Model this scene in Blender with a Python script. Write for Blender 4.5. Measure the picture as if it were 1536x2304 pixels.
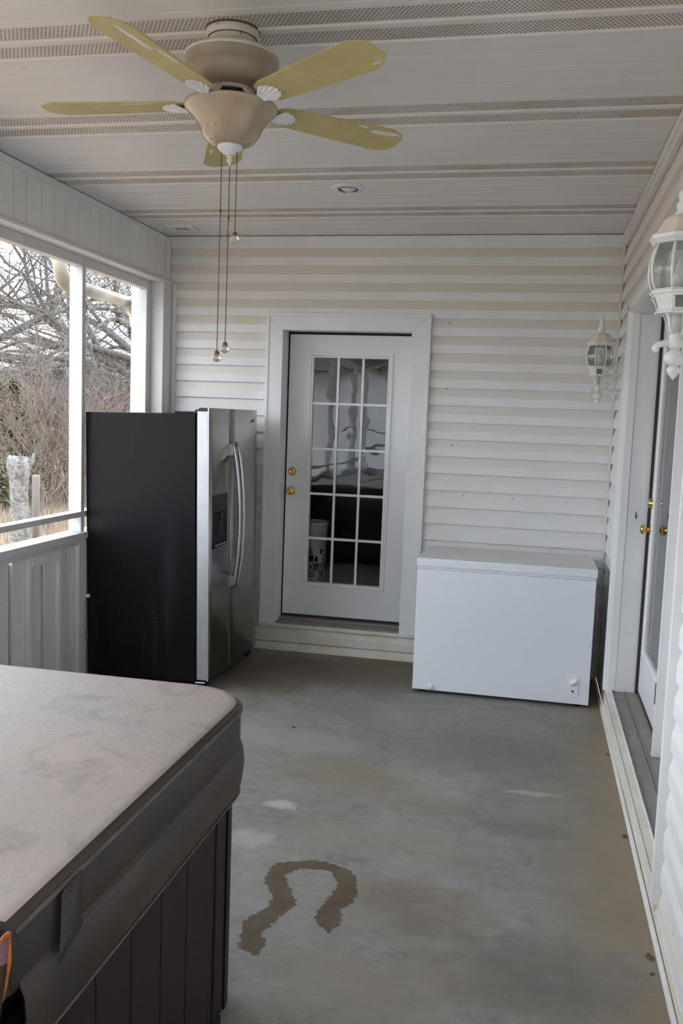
import bpy, math, random
from mathutils import Vector, Matrix
R = random.Random(7)
PI = math.pi
for o in list(bpy.data.objects):
    bpy.data.objects.remove(o, do_unlink=True)
S = bpy.context.scene
COL = S.collection

# ------------------------------------------------------------------ camera
CAM = Vector((-0.4966, -6.19, 1.6957))
right = Vector((0.97711, 0.20951, 0.03683))
down = Vector((0.05771, -0.09445, -0.99386))
fwd = Vector((-0.20474, 0.97323, -0.10438))
cam = bpy.data.cameras.new('camera')
cam.sensor_fit = 'VERTICAL'
cam.sensor_height = 36.0
cam.lens = 36.0 * 2030.0 / 2304.0
cam.clip_start = 0.02
cam.clip_end = 500
co = bpy.data.objects.new('camera', cam)
COL.objects.link(co)
m = Matrix((right, -down, -fwd)).transposed().to_4x4()
m.translation = CAM
co.matrix_world = m
S.camera = co

# ------------------------------------------------------------------ overcast sky and exposure
W = bpy.data.worlds.new('overcast_sky')
S.world = W
W.use_nodes = True
nt = W.node_tree
bg = nt.nodes['Background']
bg.inputs[0].default_value = (0.83, 0.905, 1.0, 1)     # even white overcast
bg.inputs[1].default_value = 1.0
S.view_settings.view_transform = 'Standard'
S.view_settings.look = 'None'
S.view_settings.gamma = 1.0
S.view_settings.use_curve_mapping = False
S.view_settings.exposure = 2.94
S.render.film_transparent = False
try:
    S.cycles.max_bounces = 8
    S.cycles.diffuse_bounces = 5
    S.cycles.glossy_bounces = 2
    S.cycles.transmission_bounces = 3
    S.cycles.transparent_max_bounces = 8
    S.cycles.caustics_reflective = False
    S.cycles.caustics_refractive = False
except Exception:
    pass

# ------------------------------------------------------------------ materials
def newmat(name):
    mt = bpy.data.materials.new(name)
    mt.use_nodes = True
    return mt, mt.node_tree, mt.node_tree.nodes['Principled BSDF']

def nd(t, kind, **kw):
    n = t.nodes.new(kind)
    for k, v in kw.items():
        setattr(n, k, v)
    return n

def mixcol(t, fac, a, b, mode='MIX'):
    n = t.nodes.new('ShaderNodeMix')
    n.data_type = 'RGBA'
    n.blend_type = mode
    for i, v in ((0, fac), (6, a), (7, b)):
        if hasattr(v, 'links') or hasattr(v, 'is_linked'):
            t.links.new(v, n.inputs[i])
        elif i == 0:
            n.inputs[0].default_value = v
        else:
            n.inputs[i].default_value = (*v, 1) if len(v) == 3 else v
    return n.outputs[2]

def mth(t, op, a, b=None, c=None, clamp=False):
    n = t.nodes.new('ShaderNodeMath')
    n.operation = op
    n.use_clamp = clamp
    for i, v in enumerate((a, b, c)):
        if v is None:
            continue
        if hasattr(v, 'is_linked'):
            t.links.new(v, n.inputs[i])
        else:
            n.inputs[i].default_value = v
    return n.outputs[0]

def coords(t, scale=(1, 1, 1), world=True):
    if world:
        g = nd(t, 'ShaderNodeNewGeometry')
        src = g.outputs['Position']
    else:
        g = nd(t, 'ShaderNodeTexCoord')
        src = g.outputs['Object']
    mp = nd(t, 'ShaderNodeMapping')
    mp.inputs['Scale'].default_value = scale
    t.links.new(src, mp.inputs[0])
    return mp.outputs[0]

def noise(t, vec, scale, detail=2, rough=0.55, dist=0.0):
    n = nd(t, 'ShaderNodeTexNoise')
    t.links.new(vec, n.inputs['Vector'])
    n.inputs['Scale'].default_value = scale
    n.inputs['Detail'].default_value = detail
    n.inputs['Roughness'].default_value = rough
    n.inputs['Distortion'].default_value = dist
    return n.outputs[0]

def ramp(t, fac, lo, hi):
    n = nd(t, 'ShaderNodeMapRange')
    n.clamp = True
    t.links.new(fac, n.inputs[0])
    n.inputs[1].default_value = lo
    n.inputs[2].default_value = hi
    return n.outputs[0]

def bump(t, bs, height, strength=0.2, dist=0.002):
    b = nd(t, 'ShaderNodeBump')
    b.inputs['Strength'].default_value = strength
    b.inputs['Distance'].default_value = dist
    t.links.new(height, b.inputs['Height'])
    t.links.new(b.outputs[0], bs.inputs['Normal'])

def P(name, col, rough=0.5, metal=0.0, var=None, specks=None, bmp=None, world=True, stretch=(1, 1, 1), spec=0.5, col2=None):
    """plain procedural paint/plastic/metal: base colour, a slow tint variation, fine specks of dirt, fine relief"""
    mt, t, bs = newmat(name)
    bs.inputs['Base Color'].default_value = (*col, 1)
    bs.inputs['Roughness'].default_value = rough
    bs.inputs['Metallic'].default_value = metal
    bs.inputs['Specular IOR Level'].default_value = spec
    v = coords(t, stretch, world)
    out = None
    if var:
        sc, amt = var
        c2 = col2 or tuple(c * (1 - amt) for c in col)
        out = mixcol(t, ramp(t, noise(t, v, sc), 0.35, 0.7), col, c2)
    if specks:
        sc, thr, dark = specks
        nz = ramp(t, noise(t, v, sc, 2, 0.5), thr, thr + 0.03)
        out = mixcol(t, mth(t, 'MULTIPLY', nz, 0.8), out if out else col, dark)
    if out:
        t.links.new(out, bs.inputs['Base Color'])
    if bmp:
        sc, st, di = bmp
        bump(t, bs, noise(t, v, sc, 3), st, di)
    return mt

M = {}
DIRT = (0.13, 0.10, 0.07)
M['vinyl'] = P('white_vinyl', (0.80, 0.795, 0.79), 0.42, var=(3, .07), specks=(38, .765, DIRT), bmp=(9, .08, .004))
def dusty():
    mt, t, bs = newmat('dusty_white_vinyl')
    v = coords(t)
    g = nd(t, 'ShaderNodeNewGeometry'); sp_ = nd(t, 'ShaderNodeSeparateXYZ')
    t.links.new(g.outputs['Position'], sp_.inputs[0])
    # old dust film, heavier and browner high on the wall, patchy lower down
    k = ramp(t, mth(t, 'ADD', sp_.outputs['Z'], mth(t, 'MULTIPLY', noise(t, v, 3), .6)), 1.6, 2.6)
    c = mixcol(t, k, (0.735, 0.72, 0.70), (0.73, 0.685, 0.62))
    c = mixcol(t, mth(t, 'MULTIPLY', ramp(t, noise(t, v, 33, 2), .74, .77), .7), c, DIRT)
    t.links.new(c, bs.inputs['Base Color'])
    bs.inputs['Roughness'].default_value = .6
    return mt
M['dusty'] = dusty()
M['stained'] = P('stained_white_vinyl', (0.76, 0.745, 0.69), 0.5, var=(5, .2), col2=(0.68, 0.62, 0.50), specks=(30, .72, DIRT))
M['trim'] = P('white_trim', (0.80, 0.80, 0.80), 0.45, var=(4, .06), specks=(30, .775, DIRT), bmp=(12, .06, .002))
M['header'] = P('white_header_vinyl', (0.84, 0.84, 0.83), 0.5, var=(4, .06), specks=(26, .75, (0.1, .08, .06)))
M['wood_white'] = P('white_painted_lumber', (0.72, 0.72, 0.725), 0.5, var=(6, .08), specks=(24, .74, (0.2, .17, .14)), stretch=(1, 1, 1), bmp=(60, .12, .001))
M['doorpaint'] = P('white_door_paint', (0.78, 0.78, 0.78), 0.4, var=(2.2, .05), specks=(45, .79, (.3, .24, .16)), bmp=(14, .07, .003))
M['ceil'] = P('white_soffit_vinyl', (0.765, 0.76, 0.75), 0.45, var=(1.4, .05), specks=(30, .785, DIRT), bmp=(7, .1, .004))
M['soffridge'] = P('yellowed_soffit_ridge', (0.80, 0.775, 0.715), 0.45)
M['appliance'] = P('white_appliance_enamel', (0.80, 0.835, 0.89), 0.32, var=(2, .02), bmp=(5, .04, .003))
M['lid'] = P('white_freezer_lid', (0.70, 0.70, 0.695), 0.4, var=(6, .12))
M['fridge_black'] = None
M['fanwhite'] = P('aged_white_enamel', (0.72, 0.70, 0.62), 0.42, var=(14, .1), specks=(45, .69, (.22, .09, .03)))
M['iron'] = P('chipped_white_cast', (0.80, 0.81, 0.82), 0.5, var=(30, .1), specks=(70, .70, (.3, .24, .2)), bmp=(60, .2, .002))
M['taupe'] = P('yellowed_taupe_resin', (0.37, 0.30, 0.195), 0.38, var=(12, .2), col2=(0.40, 0.355, 0.285), stretch=(1, 1, .25))
M['darkmetal'] = P('dark_bronze', (0.045, 0.035, 0.03), 0.45, 0.6)
M['chain'] = P('tarnished_brass_chain', (0.14, 0.105, 0.06), 0.4, 0.9)
M['brass'] = P('polished_brass', (0.78, 0.52, 0.16), 0.16, 1.0)
M['brassaged'] = P('aged_brass_cap', (0.30, 0.22, 0.11), 0.35, 0.9)
M['lantern'] = P('white_lantern_enamel', (0.76, 0.76, 0.74), 0.35, var=(20, .08), specks=(40, .745, (.45, .28, .12)))
M['lanternroof'] = P('sun_yellowed_lantern_roof', (0.66, 0.58, 0.44), 0.4, var=(22, .2), col2=(.72, .69, .60), specks=(40, .72, (.35, .2, .08)))
M['steel'] = P('brushed_stainless_steel', (0.47, 0.465, 0.455), 0.27, 1.0, var=(3, .1), bmp=(90, .05, .001), stretch=(.3, .3, 6))
M['steel_edge'] = P('pale_stainless_edge', (0.62, 0.63, 0.65), 0.42, 0.75, var=(9, .1))
M['handle'] = P('satin_handle_steel', (0.56, 0.56, 0.56), 0.3, 1.0)
M['black'] = P('black_plastic', (0.012, 0.012, 0.013), 0.25)
M['blackmatte'] = P('matte_black_rubber', (0.014, 0.013, 0.013), 0.8)
M['weather'] = P('dark_brown_weatherstrip', (0.028, 0.018, 0.016), 0.6)
M['thr_alu'] = P('weathered_aluminium', (0.27, 0.27, 0.265), 0.5, 0.35, var=(9, .2), specks=(50, .72, (.12, .1, .08)))
M['thr_wood'] = P('weathered_taupe_sill', (0.30, 0.275, 0.24), 0.65, var=(12, .2), specks=(60, .7, (.12, .1, .08)))
M['cabinet'] = P('maroon_brown_tub_panel', (0.019, 0.0088, 0.0092), 0.55, spec=.3, var=(5, .2), bmp=(40, .15, .002), stretch=(1, 1, .2))
M['coverside'] = P('dark_brown_cover_vinyl', (0.035, 0.029, 0.025), 0.45, spec=.4, var=(4, .25), col2=(.055, .036, .027), bmp=(60, .15, .002))
M['piping'] = P('taupe_cover_piping', (0.10, 0.088, 0.075), 0.5, var=(20, .3))
M['orange'] = P('frayed_orange_foam', (0.50, 0.15, 0.03), 0.8, var=(40, .4), bmp=(150, .5, .004))
M['pink'] = P('faded_pink_lining', (0.36, 0.14, 0.17), 0.8, var=(30, .4), col2=(.14, .12, .15))
M['knobwhite'] = P('white_plastic', (0.83, 0.84, 0.87), 0.35)
M['green'] = P('dark_green_lens', (0.01, 0.07, 0.06), 0.2)
M['bark'] = P('pale_grey_bark', (0.165, 0.148, 0.13), 0.9, var=(6, .35), col2=(.115, .10, .088), bmp=(30, .6, .02))
M['twig'] = P('brown_twigs', (0.165, 0.128, 0.104), 0.9, var=(2, .2))
M['twig2'] = P('reddish_brown_brush', (0.20, 0.145, 0.115), 0.9, var=(1.2, .3), col2=(.15, .13, .095))
M['cedar'] = P('olive_green_needles', (0.165, 0.175, 0.085), 0.9, var=(2.5, .4), col2=(.23, .215, .10))
M['stump'] = P('lichen_grey_stump', (0.235, 0.225, 0.21), 0.95, var=(16, .4), col2=(.085, .075, .065), bmp=(25, .8, .03))
M['fencepost'] = P('weathered_fence_wood', (0.20, 0.18, 0.16), 0.9, var=(7, .3), stretch=(1, 1, .2))
M['grass'] = P('dry_tan_grass', (0.34, 0.245, 0.18), 0.95, var=(30, .2), col2=(.29, .235, .155))
M['downspout'] = P('cream_downspout_metal', (0.50, 0.485, 0.44), 0.4, var=(6, .1), col2=(.40, .33, .23))
M['leaf'] = P('dry_brown_leaf', (0.16, 0.075, 0.035), 0.8)
M['shingle'] = P('grey_shingles', (0.16, 0.15, 0.14), 0.9, var=(8, .3))
M['curtain'] = P('pale_grey_curtain', (0.62, 0.61, 0.58), 0.9)
M['hamper'] = P('white_plastic_hamper', (0.72, 0.73, 0.75), 0.5)
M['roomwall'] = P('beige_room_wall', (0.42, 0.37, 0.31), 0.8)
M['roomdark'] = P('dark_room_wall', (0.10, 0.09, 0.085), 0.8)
M['woodfloor'] = P('dark_red_wood_floor', (0.10, 0.045, 0.025), 0.35, var=(6, .4), stretch=(.3, 3, 1))
M['bulb'] = P('frosted_bulb_glass', (0.72, 0.72, 0.70), 0.25)
M['rust'] = P('rusty_metal_ring', (0.16, 0.085, 0.045), 0.7, 0.3, var=(30, .5))
M['ventlens'] = P('yellowed_vent_lens', (0.50, 0.39, 0.22), 0.5, var=(10, .2))
M['cord'] = P('pale_grey_cord', (0.42, 0.43, 0.42), 0.5)
M['dirtline'] = P('caulk_dirt_line', (0.10, 0.085, 0.07), 0.9)

def black_side():
    mt, t, bs = newmat('textured_black_enamel')
    v = coords(t, (1, 1, 1), False)
    st = coords(t, (9, 1, .8), False)
    dust = mth(t, 'MULTIPLY', ramp(t, noise(t, st, 1.6, 3), .60, .78), ramp(t, noise(t, v, 160, 2), .5, .62))
    sv = nd(t, 'ShaderNodeSeparateXYZ'); t.links.new(v, sv.inputs[0])
    band = mth(t, 'SUBTRACT', 1.0, ramp(t, mth(t, 'ABSOLUTE', mth(t, 'SUBTRACT', sv.outputs['X'], .19)), .0, .07))
    tall = mth(t, 'SUBTRACT', 1.0, ramp(t, mth(t, 'ABSOLUTE', mth(t, 'SUBTRACT', sv.outputs['Z'], .66)), .05, .42))
    streak = mth(t, 'MULTIPLY', mth(t, 'MULTIPLY', band, tall), ramp(t, noise(t, v, 210, 2), .47, .62))
    dust = mth(t, 'ADD', dust, mth(t, 'MULTIPLY', streak, .45), clamp=True)
    c = mixcol(t, mth(t, 'MULTIPLY', dust, .35), (0.0085, 0.0085, 0.0095), (0.20, 0.21, 0.24))
    t.links.new(c, bs.inputs['Base Color'])
    bs.inputs['Roughness'].default_value = 0.3
    bs.inputs['Specular IOR Level'].default_value = 0.17
    bump(t, bs, noise(t, v, 260, 2), .10, .0012)
    return mt
M['fridge_black'] = black_side()

def perf():
    mt, t, bs = newmat('perforated_soffit_vinyl')
    g = nd(t, 'ShaderNodeNewGeometry')
    s = nd(t, 'ShaderNodeSeparateXYZ')
    t.links.new(g.outputs['Position'], s.inputs[0])
    u = mth(t, 'DIVIDE', s.outputs['X'], 0.0150)
    w = mth(t, 'DIVIDE', s.outputs['Y'], 0.0125)
    row = mth(t, 'FLOOR', w)
    off = mth(t, 'MULTIPLY', mth(t, 'MODULO', row, 2.0), 0.5)
    fu = mth(t, 'ABSOLUTE', mth(t, 'SUBTRACT', mth(t, 'FRACT', mth(t, 'ADD', u, off)), .5))
    fw = mth(t, 'ABSOLUTE', mth(t, 'SUBTRACT', mth(t, 'FRACT', w), .5))
    d = mth(t, 'ADD', mth(t, 'POWER', mth(t, 'DIVIDE', fu, .25), 2.0), mth(t, 'POWER', mth(t, 'DIVIDE', fw, .26), 2.0))
    hole = mth(t, 'SUBTRACT', 1.0, ramp(t, d, .75, 1.2))
    v = coords(t)
    base = mixcol(t, ramp(t, noise(t, v, 5), .4, .75), (0.68, 0.655, 0.615), (0.55, 0.50, 0.43))
    c = mixcol(t, hole, base, (0.055, 0.042, 0.035))
    t.links.new(c, bs.inputs['Base Color'])
    bs.inputs['Roughness'].default_value = 0.5
    return mt
M['perf'] = perf()

def concrete():
    mt, t, bs = newmat('stained_porch_concrete')
    v = coords(t)
    vs = coords(t, (.35, 3.0, 1))
    c = mixcol(t, ramp(t, noise(t, v, 1.3, 6, .62, .6), .36, .66), (0.165, 0.160, 0.148), (0.275, 0.268, 0.252))
    c = mixcol(t, mth(t, 'MULTIPLY', ramp(t, noise(t, vs, 4.5, 6, .65), .42, .72), .55), c, (0.225, 0.195, 0.15))
    fine = noise(t, coords(t, (.6, 6, 1)), 28, 5, .7)
    c = mixcol(t, mth(t, 'MULTIPLY', ramp(t, fine, .48, .74), .5), c, (0.37, 0.36, 0.34))
    c = mixcol(t, mth(t, 'MULTIPLY', ramp(t, noise(t, v, 8, 5, .7), .52, .70), .5), c, (0.125, 0.115, 0.10))
    c = mixcol(t, mth(t, 'MULTIPLY', ramp(t, noise(t, coords(t, (.7, 1.6, 1)), 13, 6, .75, .5), .5, .68), .42), c, (0.34, 0.33, 0.305))
    c = mixcol(t, mth(t, 'MULTIPLY', ramp(t, noise(t, v, 5, 6, .75, 1.0), .54, .70), .45), c, (0.125, 0.118, 0.105))
    g = nd(t, 'ShaderNodeNewGeometry')
    def blob(p, rad, col, amt, c, asp=1.0, nsc=6, na=.35):
        mp = nd(t, 'ShaderNodeMapping')
        t.links.new(g.outputs['Position'], mp.inputs[0])
        mp.inputs['Location'].default_value = (-p[0], -p[1] * asp, 0)
        mp.inputs['Scale'].default_value = (1, asp, 0)
        ln = nd(t, 'ShaderNodeVectorMath', operation='LENGTH')
        t.links.new(mp.outputs[0], ln.inputs[0])
        f = mth(t, 'DIVIDE', ln.outputs['Value'], rad)
        f = mth(t, 'ADD', f, mth(t, 'MULTIPLY', mth(t, 'SUBTRACT', NC[6 if nsc < 9 else 14], .5), na * 4))
        f = mth(t, 'SUBTRACT', 1.0, ramp(t, f, .55, 1.15))
        return mixcol(t, mth(t, 'MULTIPLY', f, amt), c, col)
    BR = (0.215, 0.165, 0.105)
    NC = {6: noise(t, v, 6, 4, .65), 14: noise(t, v, 15, 4, .65)}
    # tan dust along the house wall, brown stains, pale scuffs, with ragged outlines of their own
    s = nd(t, 'ShaderNodeSeparateXYZ')
    t.links.new(g.outputs['Position'], s.inputs[0])
    e = mth(t, 'ADD', s.outputs['X'], mth(t, 'MULTIPLY', mth(t, 'SUBTRACT', noise(t, v, 2.2, 5, .6), .5), .75))
    c = mixcol(t, mth(t, 'MULTIPLY', ramp(t, e, -.42, -.02), .85), c, (0.255, 0.195, 0.125))
    c = blob((-1.3, -2.12), .36, BR, .55, c, 2.0)
    c = blob((-.95, -2.3), .25, (.22, .175, .12), .4, c, 2.0)
    c = blob((-.85, -3.2), .30, (.18, .135, .09), .5, c, 1.4)
    c = blob((-1.5, -.35), .75, (.13, .095, .055), .85, c, 1.8)
    c = blob((-2.1, -.6), .5, (.12, .09, .055), .7, c)
    c = blob((-1.49, -2.52), .075, (.42, .41, .385), .8, c, 1.5, 18)
    c = blob((-1.52, -2.86), .10, (.38, .37, .345), .7, c, 1.2, 14)
    c = blob((-.42, -2.07), .13, (.42, .385, .31), .7, c, 4.0, 14)
    c = blob((-.62, -3.55), .16, (.27, .23, .17), .6, c, 1.2, 10)
    c = blob((-.95, -3.7), .3, (.25, .21, .155), .5, c, 1.6)
    c = blob((-.4, -3.5), .32, (.12, .11, .09), .55, c, 1.3)
    c = blob((-.45, -2.45), .22, (.125, .12, .11), .5, c, 2.0)
    c = blob((-.75, -1.6), .55, (.14, .14, .135), .55, c, 1.6)
    c = blob((-1.55, -1.75), .35, (.30, .295, .28), .45, c, 2.0)
    c = blob((-1.1, -3.35), .28, (.27, .265, .25), .4, c, 1.2)
    c = blob((-.95, -2.75), .5, (.235, .215, .175), .5, c, 4.0)
    vor = ramp(t, noise(t, v, 55, 2), .735, .76)
    c = mixcol(t, mth(t, 'MULTIPLY', vor, .5), c, (.5, .48, .44))
    t.links.new(c, bs.inputs['Base Color'])
    rr = mth(t, 'ADD', mth(t, 'MULTIPLY', noise(t, v, 3), .25), .42)
    t.links.new(rr, bs.inputs['Roughness'])
    bump(t, bs, mth(t, 'ADD', fine, noise(t, v, 70, 4)), .18, .003)
    return mt
M['concrete'] = concrete()

def stainmat():
    mt, t, bs = newmat('damp_brown_stain')
    bs.inputs['Base Color'].default_value = (0.115, 0.078, 0.038, 1)
    bs.inputs['Roughness'].default_value = 0.45
    tr = nd(t, 'ShaderNodeBsdfTransparent')
    mx = nd(t, 'ShaderNodeMixShader')
    t.links.new(mth(t, 'ADD', mth(t, 'MULTIPLY', ramp(t, noise(t, coords(t), 9, 3, .5), .3, .7), .25), .5), mx.inputs[0])
    t.links.new(tr.outputs[0], mx.inputs[1])
    t.links.new(bs.outputs[0], mx.inputs[2])
    t.links.new(mx.outputs[0], t.nodes['Material Output'].inputs[0])
    return mt
M['stain'] = stainmat()

def cover_top():
    mt, t, bs = newmat('faded_cover_vinyl_top')
    v = coords(t)
    c = mixcol(t, ramp(t, noise(t, v, 2.0, 4), .38, .66), (0.325, 0.29, 0.265), (0.375, 0.305, 0.265))
    sm = mth(t, 'MULTIPLY', ramp(t, noise(t, v, 6.5, 6, .7, .8), .52, .70), .65)
    c = mixcol(t, sm, c, (0.175, 0.165, 0.16))
    crease = noise(t, coords(t, (2.2, 5.5, 1)), 16, 5, .7, 2.2)
    c = mixcol(t, mth(t, 'MULTIPLY', ramp(t, crease, .60, .68), .35), c, (0.50, 0.475, 0.45))
    t.links.new(c, bs.inputs['Base Color'])
    bs.inputs['Roughness'].default_value = 0.46
    bump(t, bs, mth(t, 'ADD', crease, mth(t, 'MULTIPLY', noise(t, v, 90, 3), .2)), .35, .006)
    return mt
M['covertop'] = cover_top()

def blade_mat():
    mt, t, bs = newmat('peeling_yellowed_blade')
    v = coords(t, (1, 1, 1), False)
    c = mixcol(t, ramp(t, noise(t, v, 7, 5), .35, .7), (0.55, 0.475, 0.22), (0.47, 0.40, 0.185))
    c = mixcol(t, mth(t, 'MULTIPLY', ramp(t, noise(t, v, 55, 3), .66, .70), .7), c, (.14, .10, .05))
    t.links.new(c, bs.inputs['Base Color'])
    bs.inputs['Roughness'].default_value = 0.6
    bump(t, bs, noise(t, v, 120, 3), .15, .001)
    return mt
M['blade'] = blade_mat()
M['peel'] = P('bare_peeled_white', (0.74, 0.76, 0.79), 0.6, var=(60, .1))

def glassmat(name, tint=(0.9, 0.92, 0.92), rough=0.0, wav=0.0, ior=1.5, wsc=3.0, extra=0.0):
    mt, t, bs = newmat(name)
    t.nodes.remove(bs)
    tr = nd(t, 'ShaderNodeBsdfTransparent')
    tr.inputs[0].default_value = (*tint, 1)
    gl = nd(t, 'ShaderNodeBsdfGlossy')
    gl.inputs['Roughness'].default_value = rough
    fr = nd(t, 'ShaderNodeFresnel')
    fr.inputs[0].default_value = ior
    mx = nd(t, 'ShaderNodeMixShader')
    t.links.new(mth(t, 'ADD', mth(t, 'MULTIPLY', fr.outputs[0], 1.15), extra, clamp=True), mx.inputs[0])
    t.links.new(tr.outputs[0], mx.inputs[1])
    t.links.new(gl.outputs[0], mx.inputs[2])
    t.links.new(mx.outputs[0], t.nodes['Material Output'].inputs[0])
    if wav:
        b = nd(t, 'ShaderNodeBump')
        b.inputs['Strength'].default_value = wav
        b.inputs['Distance'].default_value = 0.02
        t.links.new(noise(t, coords(t), wsc, 2), b.inputs['Height'])
        t.links.new(b.outputs[0], gl.inputs['Normal'])
    return mt
M['pane'] = glassmat('door_glass', (0.93, 0.95, 0.95), 0.0, 0.09, 1.55, 3.0)
M['pane_fr'] = glassmat('french_door_glass', (0.85, 0.87, 0.88), 0.02, 0.08)
def lantern_glass():
    mt = glassmat('dusty_lantern_glass', (0.90, 0.92, 0.89), 0.08, 0.0, 1.5)
    t = mt.node_tree
    out = t.nodes['Material Output']
    src = out.inputs[0].links[0].from_socket
    df = nd(t, 'ShaderNodeBsdfTranslucent')
    df.inputs[0].default_value = (0.85, 0.86, 0.80, 1)
    d2 = nd(t, 'ShaderNodeBsdfDiffuse')
    d2.inputs[0].default_value = (0.75, 0.76, 0.71, 1)
    ad = nd(t, 'ShaderNodeMixShader'); ad.inputs[0].default_value = .5
    t.links.new(df.outputs[0], ad.inputs[1]); t.links.new(d2.outputs[0], ad.inputs[2])
    mx = nd(t, 'ShaderNodeMixShader'); mx.inputs[0].default_value = .17
    t.links.new(src, mx.inputs[1]); t.links.new(ad.outputs[0], mx.inputs[2])
    t.links.new(mx.outputs[0], out.inputs[0])
    return mt
M['lglass'] = lantern_glass()
M['crystal'] = None

def crystal():
    mt, t, bs = newmat('ribbed_crystal')
    bs.inputs['Base Color'].default_value = (0.86, 0.82, 0.72, 1)
    bs.inputs['Roughness'].default_value = 0.08
    bs.inputs['Transmission Weight'].default_value = 0.75
    bs.inputs['IOR'].default_value = 1.5
    return mt
M['crystal'] = crystal()

def shade_glass():
    mt, t, bs = newmat('frosted_amber_shade')
    v = coords(t)
    c = mixcol(t, ramp(t, noise(t, v, 9, 3), .35, .7), (0.50, 0.39, 0.25), (0.44, 0.36, 0.26))
    t.links.new(c, bs.inputs['Base Color'])
    bs.inputs['Roughness'].default_value = 0.24
    bs.inputs['Transmission Weight'].default_value = 0.12
    bs.inputs['Coat Weight'].default_value = 0.4
    bs.inputs['Coat Roughness'].default_value = 0.1
    return mt
M['shade'] = shade_glass()

def screenmat():
    mt, t, bs = newmat('insect_screen_mesh')
    t.nodes.remove(bs)
    tr = nd(t, 'ShaderNodeBsdfTransparent')
    df = nd(t, 'ShaderNodeBsdfDiffuse')
    df.inputs[0].default_value = (0.33, 0.33, 0.33, 1)
    mx = nd(t, 'ShaderNodeMixShader')
    mx.inputs[0].default_value = 0.13
    t.links.new(tr.outputs[0], mx.inputs[1])
    t.links.new(df.outputs[0], mx.inputs[2])
    t.links.new(mx.outputs[0], t.nodes['Material Output'].inputs[0])
    return mt
M['screen'] = screenmat()

def groundmat():
    mt, t, bs = newmat('dry_leaf_litter_ground')
    v = coords(t)
    c = mixcol(t, ramp(t, noise(t, v, .35, 4), .4, .62), (0.30, 0.205, 0.145), (0.26, 0.20, 0.13))
    c = mixcol(t, mth(t, 'MULTIPLY', ramp(t, noise(t, v, 9, 5, .7), .45, .7), .7), c, (0.30, 0.25, 0.185))
    c = mixcol(t, mth(t, 'MULTIPLY', ramp(t, noise(t, v, 1.1, 3), .64, .74), .5), c, (0.15, 0.155, 0.075))
    t.links.new(c, bs.inputs['Base Color'])
    bs.inputs['Roughness'].default_value = .95
    bump(t, bs, noise(t, v, 14, 5, .7), .8, .05)
    return mt
M['ground'] = groundmat()

# ------------------------------------------------------------------ mesh helpers
WL = {}

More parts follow.
